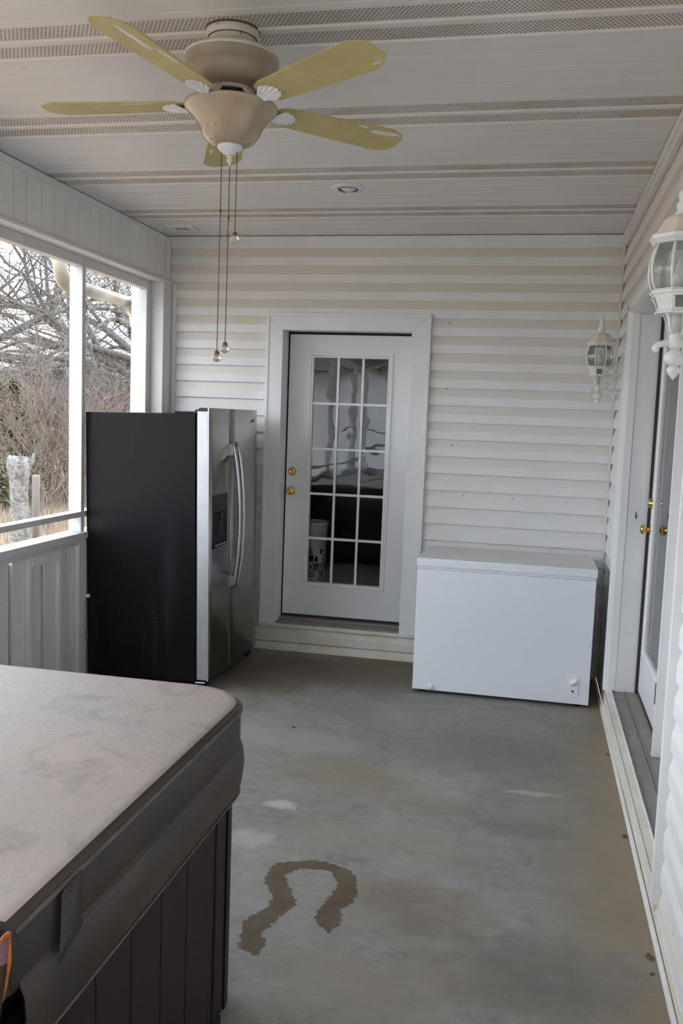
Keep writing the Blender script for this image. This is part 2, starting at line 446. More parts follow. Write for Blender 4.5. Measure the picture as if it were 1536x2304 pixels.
class MB:
    def __init__(s):
        s.v = []; s.f = []; s.m = []; s.sm = []
    def add(s, vs, fs, m=0, smooth=False):
        b = len(s.v)
        s.v += [tuple(p) for p in vs]
        for f in fs:
            s.f.append([b + i for i in f]); s.m.append(m); s.sm.append(smooth)
        return s
    def box(s, x0, x1, y0, y1, z0, z1, m=0):
        x0, x1 = min(x0, x1), max(x0, x1); y0, y1 = min(y0, y1), max(y0, y1); z0, z1 = min(z0, z1), max(z0, z1)
        return s.add([(x0, y0, z0), (x1, y0, z0), (x1, y1, z0), (x0, y1, z0), (x0, y0, z1), (x1, y0, z1), (x1, y1, z1), (x0, y1, z1)],
              [(0, 3, 2, 1), (4, 5, 6, 7), (0, 1, 5, 4), (1, 2, 6, 5), (2, 3, 7, 6), (3, 0, 4, 7)], m)
    def lathe(s, prof, n=24, c=(0, 0, 0), m=0, smooth=True, rib=None, a0=0.0, caps=True):
        vs = []; fs = []
        for j, (r, z) in enumerate(prof):
            for i in range(n):
                a = a0 + 2 * PI * i / n
                rr = r
                if rib:
                    rr = r * (1 + rib(i, j))
                vs.append((c[0] + rr * math.cos(a), c[1] + rr * math.sin(a), c[2] + z))
        for j in range(len(prof) - 1):
            for i in range(n):
                k = (i + 1) % n
                fs.append((j * n + i, j * n + k, (j + 1) * n + k, (j + 1) * n + i))
        if caps:
            fs.append(tuple(range(n - 1, -1, -1)))
            fs.append(tuple((len(prof) - 1) * n + i for i in range(n)))
        return s.add(vs, fs, m, smooth)
    def tube(s, pts, rad, n=6, m=0, smooth=True, caps=True, flat=1.0):
        pts = [Vector(p) for p in pts]
        if not hasattr(rad, '__len__'):
            rad = [rad] * len(pts)
        vs = []; fs = []
        up = Vector((0, 0, 1))
        prev = None
        for i, p in enumerate(pts):
            d = (pts[min(i + 1, len(pts) - 1)] - pts[max(i - 1, 0)])
            if d.length < 1e-9:
                d = Vector((0, 0, 1))
            d.normalize()
            if prev is None:
                ref = up if abs(d.z) < .9 else Vector((1, 0, 0))
                a = d.cross(ref).normalized()
            else:
                a = (prev - d * prev.dot(d))
                a = a.normalized() if a.length > 1e-6 else d.orthogonal().normalized()
            prev = a
            b = d.cross(a)
            for k in range(n):
                t = 2 * PI * k / n
                vs.append(p + (a * math.cos(t) + b * math.sin(t) * flat) * rad[i])
        for i in range(len(pts) - 1):
            for k in range(n):
                q = (k + 1) % n
                fs.append((i * n + k, i * n + q, (i + 1) * n + q, (i + 1) * n + k))
        if caps:
            fs.append(tuple(range(n - 1, -1, -1)))
            fs.append(tuple((len(pts) - 1) * n + k for k in range(n)))
        return s.add(vs, fs, m, smooth)
    def prism(s, prof, a, b, fn, mats=None):
        """closed 2-D profile extruded from a to b; fn(u, v, w) -> xyz"""
        n = len(prof)
        vs = [fn(u, v, a) for u, v in prof] + [fn(u, v, b) for u, v in prof]
        for i in range(n):
            k = (i + 1) % n
            s.add([vs[i], vs[k], vs[n + k], vs[n + i]], [(0, 1, 2, 3)], mats[i] if mats else 0)
        s.add(vs[:n], [tuple(range(n - 1, -1, -1))], 0)
        s.add(vs[n:], [tuple(range(n))], 0)
        return s
    def mesh(s, name, mats, origin=(0, 0, 0), weld=True):
        me = bpy.data.meshes.new(name)
        o = Vector(origin)
        me.from_pydata([tuple(Vector(p) - o) for p in s.v], [], s.f)
        for mm in mats:
            me.materials.append(mm)
        me.polygons.foreach_set('material_index', s.m)
        me.polygons.foreach_set('use_smooth', s.sm)
        me.update()
        import bmesh
        bm = bmesh.new(); bm.from_mesh(me)
        if weld:
            bmesh.ops.remove_doubles(bm, verts=bm.verts, dist=1e-6)
        bmesh.ops.recalc_face_normals(bm, faces=bm.faces)
        bm.to_mesh(me); bm.free()
        return me
    def base(s):
        xs = [p[0] for p in s.v]; ys = [p[1] for p in s.v]; zs = [p[2] for p in s.v]
        return Vector(((min(xs) + max(xs)) / 2, (min(ys) + max(ys)) / 2, min(zs)))
    def build(s, name, mats, parent=None, bevel=0, origin=None, seg=2, weld=True, kind=None):
        if not isinstance(mats, (list, tuple)):
            mats = [mats]
        org = Vector(origin) if origin is not None else s.base()
        o = bpy.data.objects.new(name, s.mesh(name, mats, org, weld))
        COL.objects.link(o)
        place(o, org, parent)
        if bevel:
            bv = o.modifiers.new('edge', 'BEVEL')
            bv.width = bevel; bv.segments = seg; bv.limit_method = 'ANGLE'; bv.angle_limit = math.radians(40)
        if kind:
            o['kind'] = kind
        return o

def place(o, org, parent=None):
    org = Vector(org)
    WL[o.name] = org
    if parent is not None:
        o.parent = parent
        o.location = org - WL[parent.name]
    else:
        o.location = org

def inst(me, name, loc, parent):
    o = bpy.data.objects.new(name, me)
    COL.objects.link(o)
    place(o, loc, parent)
    return o

def thing(name, label, cat, loc, group=None):
    o = bpy.data.objects.new(name, None)
    o.empty_display_size = .05
    COL.objects.link(o)
    place(o, loc)
    return tag(o, label, cat, group)

def tag(o, label, cat, group=None):
    o['label'] = label; o['category'] = cat
    if group:
        o['group'] = group
    return o

def struct(o, label=None):
    o['kind'] = 'structure'
    if label:
        o['label'] = label
    return o

def B(x0, x1, y0, y1, z0, z1):
    return MB().box(x0, x1, y0, y1, z0, z1)

CEIL = 2.93
XL = -3.146          # header face
XP = -3.19           # face of posts and sill
YN = -8.3            # near end of the porch
PITCH = .116
# ------------------------------------------------------------------ floor
fl = struct(B(-3.42, .0, YN - .1, .02, -.14, 0).build('floor', M['concrete']), 'stained grey concrete porch slab')

# ragged damp ring on the slab
sp = [(-1.262, -3.612), (-1.30, -3.545), (-1.328, -3.476), (-1.312, -3.42), (-1.275, -3.36), (-1.248, -3.297), (-1.275, -3.24), (-1.311, -3.19), (-1.35, -3.13),
      (-1.345, -3.07), (-1.313, -3.032), (-1.27, -3.01), (-1.2, -2.99), (-1.14, -2.996), (-1.095, -3.04), (-1.066, -3.104), (-1.058, -3.182), (-1.085, -3.24), (-1.105, -3.30), (-1.09, -3.36), (-1.067, -3.43)]
pts = []
for i in range(len(sp) - 1):
    for k in range(9):
        f = k / 9
        pts.append((sp[i][0] * (1 - f) + sp[i + 1][0] * f, sp[i][1] * (1 - f) + sp[i + 1][1] * f))
pts.append(sp[-1])
for _ in range(3):
    pts = [pts[0]] + [tuple((pts[max(0, i - 5)][c] + 2 * pts[i][c] + pts[min(len(pts) - 1, i + 5)][c]) / 4 for c in (0, 1)) for i in range(1, len(pts) - 1)] + [pts[-1]]
vs = []; fs = []
for i, p in enumerate(pts):
    a = pts[max(i - 6, 0)]; b = pts[min(i + 6, len(pts) - 1)]
    d = Vector((b[0] - a[0], b[1] - a[1])).normalized()
    u = i / (len(pts) - 1)
    w = .040 - .012 * math.exp(-((u - .6) / .10) ** 2) + .005 * math.sin(i * .31)
    w *= min(1, (i + 2) / 7, (len(pts) - i) / 7)
    for sgn in (-1, 1):
        ww = w * (1 + R.uniform(-.20, .20))
        vs.append((p[0] - d.y * ww * sgn, p[1] + d.x * ww * sgn, .0012))
for i in range(len(pts) - 1):
    fs.append((2 * i, 2 * i + 1, 2 * i + 3, 2 * i + 2))
MB().add(vs, fs).build('water_stain', M['stain'], fl)

# ------------------------------------------------------------------ ceiling of vinyl soffit panels
ce = struct(B(XL - .25, .05, YN - .1, .05, CEIL + .03, CEIL + .08).build('ceiling', M['roomdark']), 'white vinyl soffit ceiling of ribbed panels with perforated strips')
LP = .1425
y = -.54 + 3 * LP
k = 0
panel_cache = {}
def soffit_panel(y1, perfd, y_lo=None):
    """two lanes running across the porch, each with a rounded ridge at its edge"""
    b = MB()
    x0, x1 = XL + .01, -.012
    for j in range(2):
        a = y1 - j * LP
        rd = -.002 if perfd else .0015
        prof = [(a, CEIL + .006), (a - .006, CEIL + rd + .001), (a - .013, CEIL + rd), (a - .022, CEIL + .004), (a - LP + .03, CEIL + .004), (a - LP + .012, CEIL + .0035), (a - LP, CEIL + .006)]
        for i in range(len(prof) - 1):
            mm = (2 if perfd else 0) if i in (0, 1, 2) else (1 if perfd and i == 3 else 0)
            (ya, za), (yb, zb) = prof[i], prof[i + 1]
            b.add([(x0, ya, za), (x1, ya, za), (x1, yb, zb), (x0, yb, zb)], [(0, 1, 2, 3)], mm)
        b.add([(x0, a, CEIL + .006), (x1, a, CEIL + .006), (x1, a, CEIL + .03), (x0, a, CEIL + .03)], [(0, 1, 2, 3)], 0)
    return b
y1 = -.54 + 4 * LP
n = 0
while y1 > YN:
    top = y1
    b = soffit_panel(min(top, 99), n % 3 == 2)
    if top > 0.0:
        # first panel is cut at the back wall
        b.v = [(p[0], min(p[1], .0), p[2]) for p in b.v]
    b.build('soffit_panel', [M['ceil'], M['perf'], M['soffridge']], ce, weld=False)
    y1 -= 2 * LP
    n += 1

# ------------------------------------------------------------------ siding
def course_prof(h=PITCH):
    # (depth behind face, height)
    return [(0, 0), (0, .056), (.017, h), (.022, h), (.022, 0)]
CM = [0, 1, 0, 0, 0]
def siding(parent, along, z0, a, b, mats, h=PITCH):
    """along 'x': back wall (normal -Y);  'y': right wall (normal -X)"""
    fn = (lambda u, v, w: (w, u, z0 + v)) if along == 'x' else (lambda u, v, w: (u, w, z0 + v))
    prof = course_prof() if h >= PITCH - .001 else [(0, 0), (0, min(.056, h)), (.0135 * max(0, h - .056) / .06, h), (.022, h), (.022, 0)]
    return MB().prism(prof, a, b, fn, CM).build('siding_board', mats, parent, weld=True)

SM = [M['vinyl'], M['dusty']]
wb = struct(None or MB().box(-3.42, -2.30, .022, .14, 0, CEIL + .06).box(-1.28, .16, .022, .14, 0, CEIL + .06).box(-2.30, -1.28, .022, .14, 2.33, CEIL + .06).box(-2.30, -1.28, .022, .14, 0, .16).build('wall_back', M['trim']), 'white horizontal lap siding on the end wall')
z = .064
while z < CEIL - .02:
    h = min(PITCH, CEIL - .045 - z)
    if z > 2.36:
        siding(wb, 'x', z, -3.11 if z > 2.6 else -3.063, -.012, SM, h)
    elif z < .1:
        siding(wb, 'x', z, -3.063, -.012, [M['stained'], M['stained']], h)
    else:
        siding(wb, 'x', z, -3.063, -2.372, SM, h)
        siding(wb, 'x', z, -1.234, -.012, SM, h)
    z += PITCH
# starter strip, ceiling trim, corner trims
MB().box(-3.19, 0, -.004, .02, 0, .058).box(-3.19, 0, -.010, -.003, .0, .018).build('starter_strip', M['stained'], wb, .002)
B(-3.14, 0, -.006, .02, CEIL - .045, CEIL).build('ceiling_trim', M['vinyl'], wb, .002)
B(-.014, .0, -.014, .0, 0.02, CEIL - .001).build('corner_trim', M['dusty'], wb, .002)
B(-3.146, -3.112, -.008, .01, 2.62, CEIL - .02).build('corner_trim', M['vinyl'], wb, .002)
B(-3.094, -3.062, -.012, .01, 0.02, 2.60).build('corner_trim', M['vinyl'], wb, .003)

# right wall with a wide french-door opening
Y0, Y1 = -.855, -3.10
wr = struct(MB().box(.022, .14, -.84, .14, 0, CEIL + .06).box(.022, .14, YN - .1, Y1 - .02, 0, CEIL + .06).box(.022, .14, Y1 - .02, -.84, 2.36, CEIL + .06).box(.022, .14, Y1 - .02, -.84, 0, .14).build('wall_right', M['trim']), 'white lap siding on the house wall beside the porch')
z = .064
while z < CEIL - .12:
    h = min(PITCH, CEIL - .07 - z)
    if z > 2.36:
        siding(wr, 'y', z, YN, -.012, SM, h)
    elif z < .1:
        siding(wr, 'y', z, YN, -.012, [M['vinyl'], M['stained']], h)
    else:
        siding(wr, 'y', z, -.802, -.012, SM, h)
        siding(wr, 'y', z, YN, -3.135, SM, h)
    z += PITCH
MB().box(-.003, .02, YN, -.012, 0.02, .066).build('starter_strip', M['stained'], wr, .002)
B(-.020, -.006, YN, -.012, .0, .022).build('base_strip', M['vinyl'], wr, .003)
MB().box(-.016, .02, YN, -.012, CEIL - .035, CEIL).box(-.006, .02, YN, -.012, CEIL - .075, CEIL - .035).build('ceiling_trim', M['vinyl'], wr, .003)

# ------------------------------------------------------------------ left side: header, screens, knee wall
wl = struct(MB().box(-3.30, XL - .012, YN, .02, 2.60, CEIL + .06).box(-3.30, -3.245, YN, .02, -.1, .84).build('wall_left', M['header']), 'screened side wall with vertical board header and knee wall')
hl = [0.0, -.039, -.197, -.327, -.464, -.593, -.734, -.87, -1.006, -1.136, -1.275, -1.413, -1.552, -1.677, -1.821, -1.942, -2.08]
while hl[-1] > YN + .2:
    hl.append(hl[-1] - .137)
for i in range(len(hl) - 1):
    # each header board: flat face with a stepped edge that makes the groove
    a, b = hl[i], hl[i + 1]
    pr = [(XL, a - .0015), (XL, b + .0035), (XL - .012, b + .0035), (XL - .012, a - .0015)]
    MB().prism(pr, 2.625, 2.895, lambda u, v, w: (u, v, w)).build('header_board', M['header'], wl)
MB().box(XL - .01, XL + .012, YN, -.0, 2.893, CEIL).build('header_top_trim', M['header'], wl, .003)
B(XL - .01, XL + .004, YN, 0, CEIL - .004, CEIL + .002).build('dirt_line', M['dirtline'], wl)
# rounded ledge trim under the header boards
MB().prism([(-3.098, 2.594), (-3.094, 2.602), (-3.098, 2.612), (-3.112, 2.622), (-3.146, 2.634), (-3.20, 2.634), (-3.20, 2.594)], YN, 0, lambda u, v, w: (u, w, v)).build('header_ledge', M['trim'], wl, .003)
# 2x4 frame: top beam, posts, mid rail, sill
ps = [-1.138, -2.62, -4.10, -5.58, -7.06]
PW = .042
def beam(name, *a, m='wood_white', bv=.003):
    return B(*a).build(name, M[m], wl, bv)
beam('frame_beam', XP - .062, XP, YN, -.12, 2.535, 2.594)
for i, yy in enumerate(ps):
    beam('frame_post', XP - .085, XP, yy, yy + PW, .935, 2.535)
beam('frame_post', XP - .085, XP, -.290 + .065, -.118, .935, 2.535)
# corner post by the back wall
beam('corner_post', -3.30, -3.096, -.153, 0, -.05, 2.594)
ends = [0 - .225] + [p for p in ps] + [YN]
prev = -.225
for i, yy in enumerate(ps + [YN]):
    lo = yy + PW if i < len(ps) else YN
    beam('mid_rail', XP - .075, XP, lo, prev, 1.027, 1.062)
    beam('sill_board', XP - .11, XP + .018, lo - PW if i < len(ps) else lo, prev, .893, .933)
    prev = yy
beam('sill_apron', XP - .06, XP, YN, -.153, .856, .893)
# knee wall: vertical vinyl boards with raised battens
XK = XP - .03
kl = [(-1.021, -1.168), (-1.168, -1.342), ]
edges = [-.153, -.33, -.507, -.684, -.861, -1.021]
for i in range(len(edges) - 1):
    B(XK - .02, XK, edges[i + 1] + .006, edges[i] - .006, 0, .856).build('knee_wall_board', M['header'], wl, .002)
beam('knee_post', XK - .02, XP + .004, -1.168 + .004, -1.016, 0, .893, m='header')
B(XK - .02, XK + .006, -1.198, -1.172, 0, .87).build('knee_wall_batten', M['header'], wl, .002)
B(XK - .02, XK - .002, -1.225, -1.202, 0, .87).build('knee_wall_batten', M['header'], wl, .002)
B(XK - .02, XK - .006, -1.342, -1.230, 0, .87).build('knee_wall_board', M['header'], wl, .002)
yy = -1.345
while yy > YN + .35:
    # ridge batten, board, groove, board
    B(XK - .02, XK + .022, yy - .034, yy, 0, .87).build('knee_wall_batten', M['header'], wl, .003)
    B(XK - .02, XK, yy - .161, yy - .036, 0, .87).build('knee_wall_board', M['header'], wl, .002)
    B(XK - .02, XK, yy - .331, yy - .196, 0, .87).build('knee_wall_board', M['header'], wl, .002)
    yy -= .331
beam('knee_rail', XK - .01, XK + .026, -1.676, -1.345, .800, .862, m='header')
# insect screens
prev = -.225
for i, yy in enumerate(ps + [YN]):
    lo = yy + PW if i < len(ps) else YN
    s_ = MB().add([(XP - .08, lo, .933), (XP - .08, prev, .933), (XP - .08, prev, 2.535), (XP - .08, lo, 2.535)], [(0, 1, 2, 3)])
    struct(s_.build('window_%d' % (i + 1), M['screen']), 'insect screen in the white porch frame')
    prev = yy

# near end of the porch (behind the photographer): another screened frame
wn = struct(MB().box(-3.30, 0.02, YN - .1, YN, 0, .9).box(-3.30, 0.02, YN - .1, YN, 2.56, CEIL + .02).build('wall_near', M['header']), 'screened near end of the porch')
for x in (-3.30, -2.2, -1.1, -.08):
    B(x, x + .09, YN - .09, YN - .01, .9, 2.56).build('frame_post', M['wood_white'], wn, .003)
s_ = MB().add([(-3.2, YN - .05, .9), (-.08, YN - .05, .9), (-.08, YN - .05, 2.56), (-3.2, YN - .05, 2.56)], [(0, 1, 2, 3)])
struct(s_.build('window_9', M['screen']), 'insect screen at the near end of the porch')

# ------------------------------------------------------------------ door in the back wall
d1 = struct(MB().box(-2.262, -1.330, .022, .20, 2.292, 2.33).box(-2.30, -2.262, .0, .20, .19, 2.33).box(-1.345, -1.30, .0, .20, .19, 2.33).build('door_1', M['trim'], None, .002), 'white glazed door with fifteen panes in the end wall')
# casing boards with a mitred look
def casing(pr, nm='casing_board'):
    return MB().add([(x, -.022, z) for x, z in pr] + [(x, .03, z) for x, z in pr],
        [(0, 1, 2, 3), (7, 6, 5, 4), (0, 4, 5, 1), (1, 5, 6, 2), (2, 6, 7, 3), (3, 7, 4, 0)]).build(nm, M['trim'], d1, .003)
CX0, CX1, CI0, CI1, CZ0, CZ1, CIZ = -2.357, -1.243, -2.258, -1.353, .198, 2.385, 2.287
casing([(CX0, CZ0), (CI0, CZ0), (CI0, CIZ), (CX0, CZ1)])
casing([(CI1, CZ0), (CX1, CZ0), (CX1, CZ1), (CI1, CIZ)])
casing([(CX0, CZ1), (CI0, CIZ), (CI1, CIZ), (CX1, CZ1)])
for a in ((-2.378, -2.356, .19, 2.385), (-1.244, -1.222, .19, 2.385)):
    B(a[0], a[1], -.028, .02, a[2], a[3]).build('casing_edge', M['vinyl'], d1, .003)
B(-2.378, -1.222, -.028, .02, 2.384, 2.406).build('casing_edge', M['vinyl'], d1, .003)
B(-2.385, -1.215, -.030, .02, .176, .200).build('sill_edge', M['stained'], d1, .003)
B(-2.255, -1.353, -.018, .19, .198, .210).build('threshold', M['thr_alu'], d1, .002)
B(-2.262, -1.340, .10, .20, .209, .222).build('sill_riser', M['thr_wood'], d1, .002)
# leaf
DX0, DX1, DZ0, DZ1, DY = -2.251, -1.339, .243, 2.274, .15
GX0, GX1, GZ0, GZ1 = -2.071, -1.533, .487, 2.114
lf = MB().box(DX0, GX0, DY, DY + .044, DZ0, DZ1).box(GX1, DX1, DY, DY + .044, DZ0, DZ1).box(GX0, GX1, DY, DY + .044, DZ0, GZ0).box(GX0, GX1, DY, DY + .044, GZ1, DZ1).build('door_leaf', M['doorpaint'], d1)
B(-2.262, -2.252, DY + .002, DY + .03, .222, 2.29).build('weatherstrip', M['blackmatte'], d1)
B(-2.262, -1.33, DY + .004, DY + .03, 2.276, 2.292).build('weatherstrip', M['blackmatte'], d1)
B(DX0, DX1, DY - .004, DY + .03, .226, .243).build('door_sweep', M['weather'], d1)
def ring(x0, x1, z0, z1, w, prof):
    """mitred frame: prof = [(inset, y)]"""
    b = MB()
    for i in range(len(prof) - 1):
        (a, ya), (c, yc) = prof[i], prof[i + 1]
        A = [(x0 + a, ya, z0 + a), (x1 - a, ya, z0 + a), (x1 - a, ya, z1 - a), (x0 + a, ya, z1 - a)]
        C = [(x0 + c, yc, z0 + c), (x1 - c, yc, z0 + c), (x1 - c, yc, z1 - c), (x0 + c, yc, z1 - c)]
        for k in range(4):
            q = (k + 1) % 4
            b.add([A[k], A[q], C[q], C[k]], [(0, 1, 2, 3)])
    return b
ring(-2.103, -1.496, .454, 2.144, .03, [(0, DY + .002), (0.003, DY - .010), (.014, DY - .012), (.02, DY - .004), (.030, DY - .006), (.034, DY + .015)]).build('glass_frame', M['trim'], lf)
mu = .0085
xs = [GX0 + (GX1 - GX0) * f for f in (1 / 3, 2 / 3)]
zs = [GZ0 + (GZ1 - GZ0) * f / 5 for f in range(1, 5)]
for x in xs:
    B(x - mu, x + mu, DY + .004, DY + .030, GZ0, GZ1).build('muntin', M['trim'], lf)
for z in zs:
    B(GX0, GX1, DY + .005, DY + .029, z - mu, z + mu).build('muntin', M['trim'], lf)
px = [GX0] + xs + [GX1]; pz = [GZ0] + zs + [GZ1]
for i in range(3):
    for j in range(5):
        B(px[i] + (mu if i else 0), px[i + 1] - (mu if i < 2 else 0), DY + .014, DY + .018, pz[j] + (mu if j else 0), pz[j + 1] - (mu if j < 4 else 0)).build('pane', M['pane'], lf)

def rot_lathe(prof, c, axis, n=24):
    """lathe whose axis points along 'axis' (-y or -x)"""
    b = MB(); t = MB().lathe(prof, n)
    for (x, y, z) in t.v:
        b.v.append((c[0] + x, c[1] - z, c[2] + y) if axis == 'y' else (c[0] - z, c[1] + x, c[2] + y))
    b.f, b.m, b.sm = t.f, t.m, t.sm
    return b
KNOB = [(.0, 0), (.030, 0), (.031, .004), (.026, .008), (.013, .010), (.011, .022), (.014, .028), (.024, .034), (.028, .044), (.026, .054), (.016, .060), (.007, .0605), (.007, .0595), (.0, .0595)]
BOLT = [(.0, 0), (.031, 0), (.032, .004), (.027, .010), (.022, .022), (.020, .026), (.012, .027), (.011, .025), (.0, .025)]
rot_lathe(KNOB, (-2.208, DY, 1.150), 'y').build('door_knob', M['brass'], lf)
rot_lathe(BOLT, (-2.207, DY, 1.293), 'y').build('deadbolt', M['brass'], lf)

# dim room behind the glazed door
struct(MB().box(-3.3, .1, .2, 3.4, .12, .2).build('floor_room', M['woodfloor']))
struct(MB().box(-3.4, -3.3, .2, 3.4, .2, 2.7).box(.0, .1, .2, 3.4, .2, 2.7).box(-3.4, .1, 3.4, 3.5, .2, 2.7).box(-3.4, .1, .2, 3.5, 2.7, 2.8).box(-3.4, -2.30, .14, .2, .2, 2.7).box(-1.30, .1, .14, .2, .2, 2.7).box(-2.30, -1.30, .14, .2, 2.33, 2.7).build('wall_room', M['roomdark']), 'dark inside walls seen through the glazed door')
# perforated hamper standing inside
hp = thing('laundry_hamper', 'white perforated plastic basket seen through the lower left door panes', 'hamper', (-2.115, .44, .2))
prof = [(.10 + .022 * k / 12, .2 + .68 * k / 12) for k in range(13)]
b = MB(); n_ = 16
vs = [(-2.115 + r * math.cos(2 * PI * i / n_), .44 + r * math.sin(2 * PI * i / n_), z) for r, z in prof for i in range(n_)]
for j in range(12):
    for i in range(n_):
        q = (i + 1) % n_
        f = [j * n_ + i, j * n_ + q, (j + 1) * n_ + q, (j + 1) * n_ + i]
        if 1 <= j <= 8 and (i + j) % 2 == 0:
            # leave an oval hole: build a four-sided collar round it
            P4 = [Vector(vs[t]) for t in f]; cc = sum(P4, Vector()) / 4
            inn = []
            for t in range(8):
                a = t * PI / 4 + PI / 8
                e = (P4[1] - P4[0]) * .36 * math.cos(a) + (P4[3] - P4[0]) * .38 * math.sin(a)
                inn.append(cc + e)
            mids = [(P4[k] + P4[(k + 1) % 4]) / 2 for k in range(4)]
            out = [P4[2], mids[2], P4[3], mids[3], P4[0], mids[0], P4[1], mids[1]]
            inn2 = [cc + (P4[1] - P4[0]) * .36 * math.cos(a) + (P4[3] - P4[0]) * .38 * math.sin(a) for a in [PI / 4 + t * PI / 4 for t in range(8)]]
            for t in range(8):
                w_ = (t + 1) % 8
                b.add([out[t], out[w_], inn2[w_], inn2[t]], [(0, 1, 2, 3)], 0, True)
        else:
            b.add([vs[t] for t in f], [(0, 1, 2, 3)], 0, True)
hb = b.build('basket', M['hamper'], hp)
sd = hb.modifiers.new('wall', 'SOLIDIFY'); sd.thickness = .005
MB().lathe([(.118, .875), (.130, .875), (.132, .89), (.128, .905), (.116, .905), (.112, .89), (.118, .875)], 24, (-2.115, .44, 0), caps=False).build('rim', M['hamper'], hp)

# ------------------------------------------------------------------ french doors in the right wall
d2 = struct(MB().box(.04, .21, Y0, -.84, .17, 2.36).box(.04, .21, Y1 - .02, Y1, .17, 2.36).box(.04, .21, Y1, Y0, 2.325, 2.36).build('door_2', M['trim'], None, .002), 'white double french door set deep in the house wall')
def bm_y(name, prof, z0, z1, m='trim'):
    return MB().prism(prof, z0, z1, lambda u, v, w: (u, v, w)).build(name, M[m], d2, .002)
# brick mould with a bevel towards the opening
bm_y('casing_board', [(-.026, -.80), (-.026, -.842), (.0, -.853), (.04, -.857), (.04, -.80)], .17, 2.38)
bm_y('casing_board', [(-.026, -3.135), (-.026, -3.112), (.0, -3.104), (.04, -3.10), (.04, -3.135)], .10, 2.38)
MB().prism([(-.026, 2.385), (-.026, 2.345), (0, 2.332), (.04, 2.325), (.04, 2.385)], -3.135, -.80, lambda u, v, w: (u, w, v)).build('casing_board', M['trim'], d2, .002)
MB().prism([(0, .06), (-.012, .064), (-.012, .150), (-.004, .158), (-.012, .168), (-.016, .176), (.02, .176), (.02, .06)], -3.105, -.86, lambda u, v, w: (u, w, v)).build('sill_fascia', M['stained'], d2)
th = B(-.012, .098, -3.104, -.857, .15, .170).build('threshold', M['thr_alu'], d2, .002)
B(.098, .106, -3.10, -.857, .15, .177).build('threshold_ridge', M['thr_alu'], th, .002)
B(.082, .088, -3.10, -.857, .168, .1725).build('threshold_groove', M['thr_wood'], th)
B(.106, .21, -3.10, -.857, .15, .174).build('threshold_step', M['thr_wood'], d2)
LX = .166
B(.150, .20, -.872, -.857, .174, 2.325).build('weatherstrip', M['weather'], d2)
B(.150, .20, -3.10, -.857, 2.312, 2.326).build('weatherstrip', M['weather'], d2)
def fleaf(ya, yb, label):
    za, zb = .196, 2.312
    ga, gb, gz0, gz1 = ya - .165, yb + .165, .47, 2.14
    o = MB().box(LX, LX + .044, ya, ga, za, zb).box(LX, LX + .044, gb, yb, za, zb).box(LX, LX + .044, ga, gb, za, gz0).box(LX, LX + .044, ga, gb, gz1, zb).build('door_leaf', M['doorpaint'], d2)
    o['label'] = label
    fr = ring(gb - .034, ga + .034, gz0 - .034, gz1 + .034, .03, [(0, LX + .002), (.003, LX - .010), (.014, LX - .012), (.02, LX - .004), (.030, LX - .006), (.036, LX + .016)])
    fr.v = [(y, x, z) for x, y, z in fr.v]
    fr.build('glass_frame', M['trim'], o)
    ys = [ga + (gb - ga) * f / 3 for f in (1, 2)]
    zz = [gz0 + (gz1 - gz0) * f / 5 for f in range(1, 5)]
    for y in ys:
        B(LX + .016, LX + .030, y - mu, y + mu, gz0, gz1).build('muntin', M['trim'], o)
    for z in zz:
        B(LX + .017, LX + .029, gb, ga, z - mu, z + mu).build('muntin', M['trim'], o)
    py = [ga] + ys + [gb]; pz = [gz0] + zz + [gz1]
    for i in range(3):
        for j in range(5):
            B(LX + .010, LX + .014, py[i + 1], py[i], pz[j], pz[j + 1]).build('pane', M['pane_fr'], o)
    B(LX - .002, LX + .044, yb, ya, za - .020, za).build('door_sweep', M['weather'], o)
    return o
l1 = fleaf(-.873, -1.885, 'door leaf with brass knob and deadbolt')
l2 = fleaf(-1.905, -3.095, 'fixed door leaf next to the near casing')
MB().prism([(.120, -1.902), (.120, -1.874), (.126, -1.866), (LX + .04, -1.866), (LX + .04, -1.905), (.156, -1.905)], .175, 2.325, lambda u, v, w: (u, v, w)).build('astragal', M['doorpaint'], d2, .002)
B(.117, .1215, -1.884, -1.868, .42, .52).build('hinge_chip', M['rust'], d2)
rot_lathe(KNOB, (LX, -.942, 1.135), 'x').build('door_knob', M['brass'], l1)
rot_lathe(BOLT, (LX, -.945, 1.283), 'x').build('deadbolt', M['brass'], l1)
B(.086, .0905, -.8590, -.8555, 1.185, 1.222).build('strike_slot', M['blackmatte'], d2)
# sheer curtains hang inside behind the french doors, room closed off behind them
cv = []; cf = []
NN = 150
for i in range(NN + 1):
    yy = -.95 + (-3.05 + .95) * i / NN
    x = .30 + .018 * math.sin(i * 1.05) + .008 * math.sin(i * .37 + 1)
    cv += [(x, yy, .24), (x, yy, 2.25)]
for i in range(NN):
    cf.append((2 * i, 2 * i + 1, 2 * i + 3, 2 * i + 2))
cu = MB().add(cv, cf, 0, True).build('sheer_curtain', M['curtain'])
sd = cu.modifiers.new('cloth', 'SOLIDIFY'); sd.thickness = .002
tag(cu, 'pale sheer curtain hanging behind the french door glass', 'curtain')
struct(MB().box(1.4, 1.5, -3.6, 0.1, .0, 2.8).box(.21, 1.5, -.4, -.3, .0, 2.8).box(.21, 1.5, -3.6, -3.5, .0, 2.8).box(.14, 1.5, -3.6, -.3, 2.4, 2.8).box(.21, 1.5, -3.6, -.3, .08, .17).box(.14, .22, -.84, -.3, .1, 2.4).box(.14, .22, -3.6, -3.12, .1, 2.4).build('wall_house', M['roomwall']), 'inside walls behind the french doors')

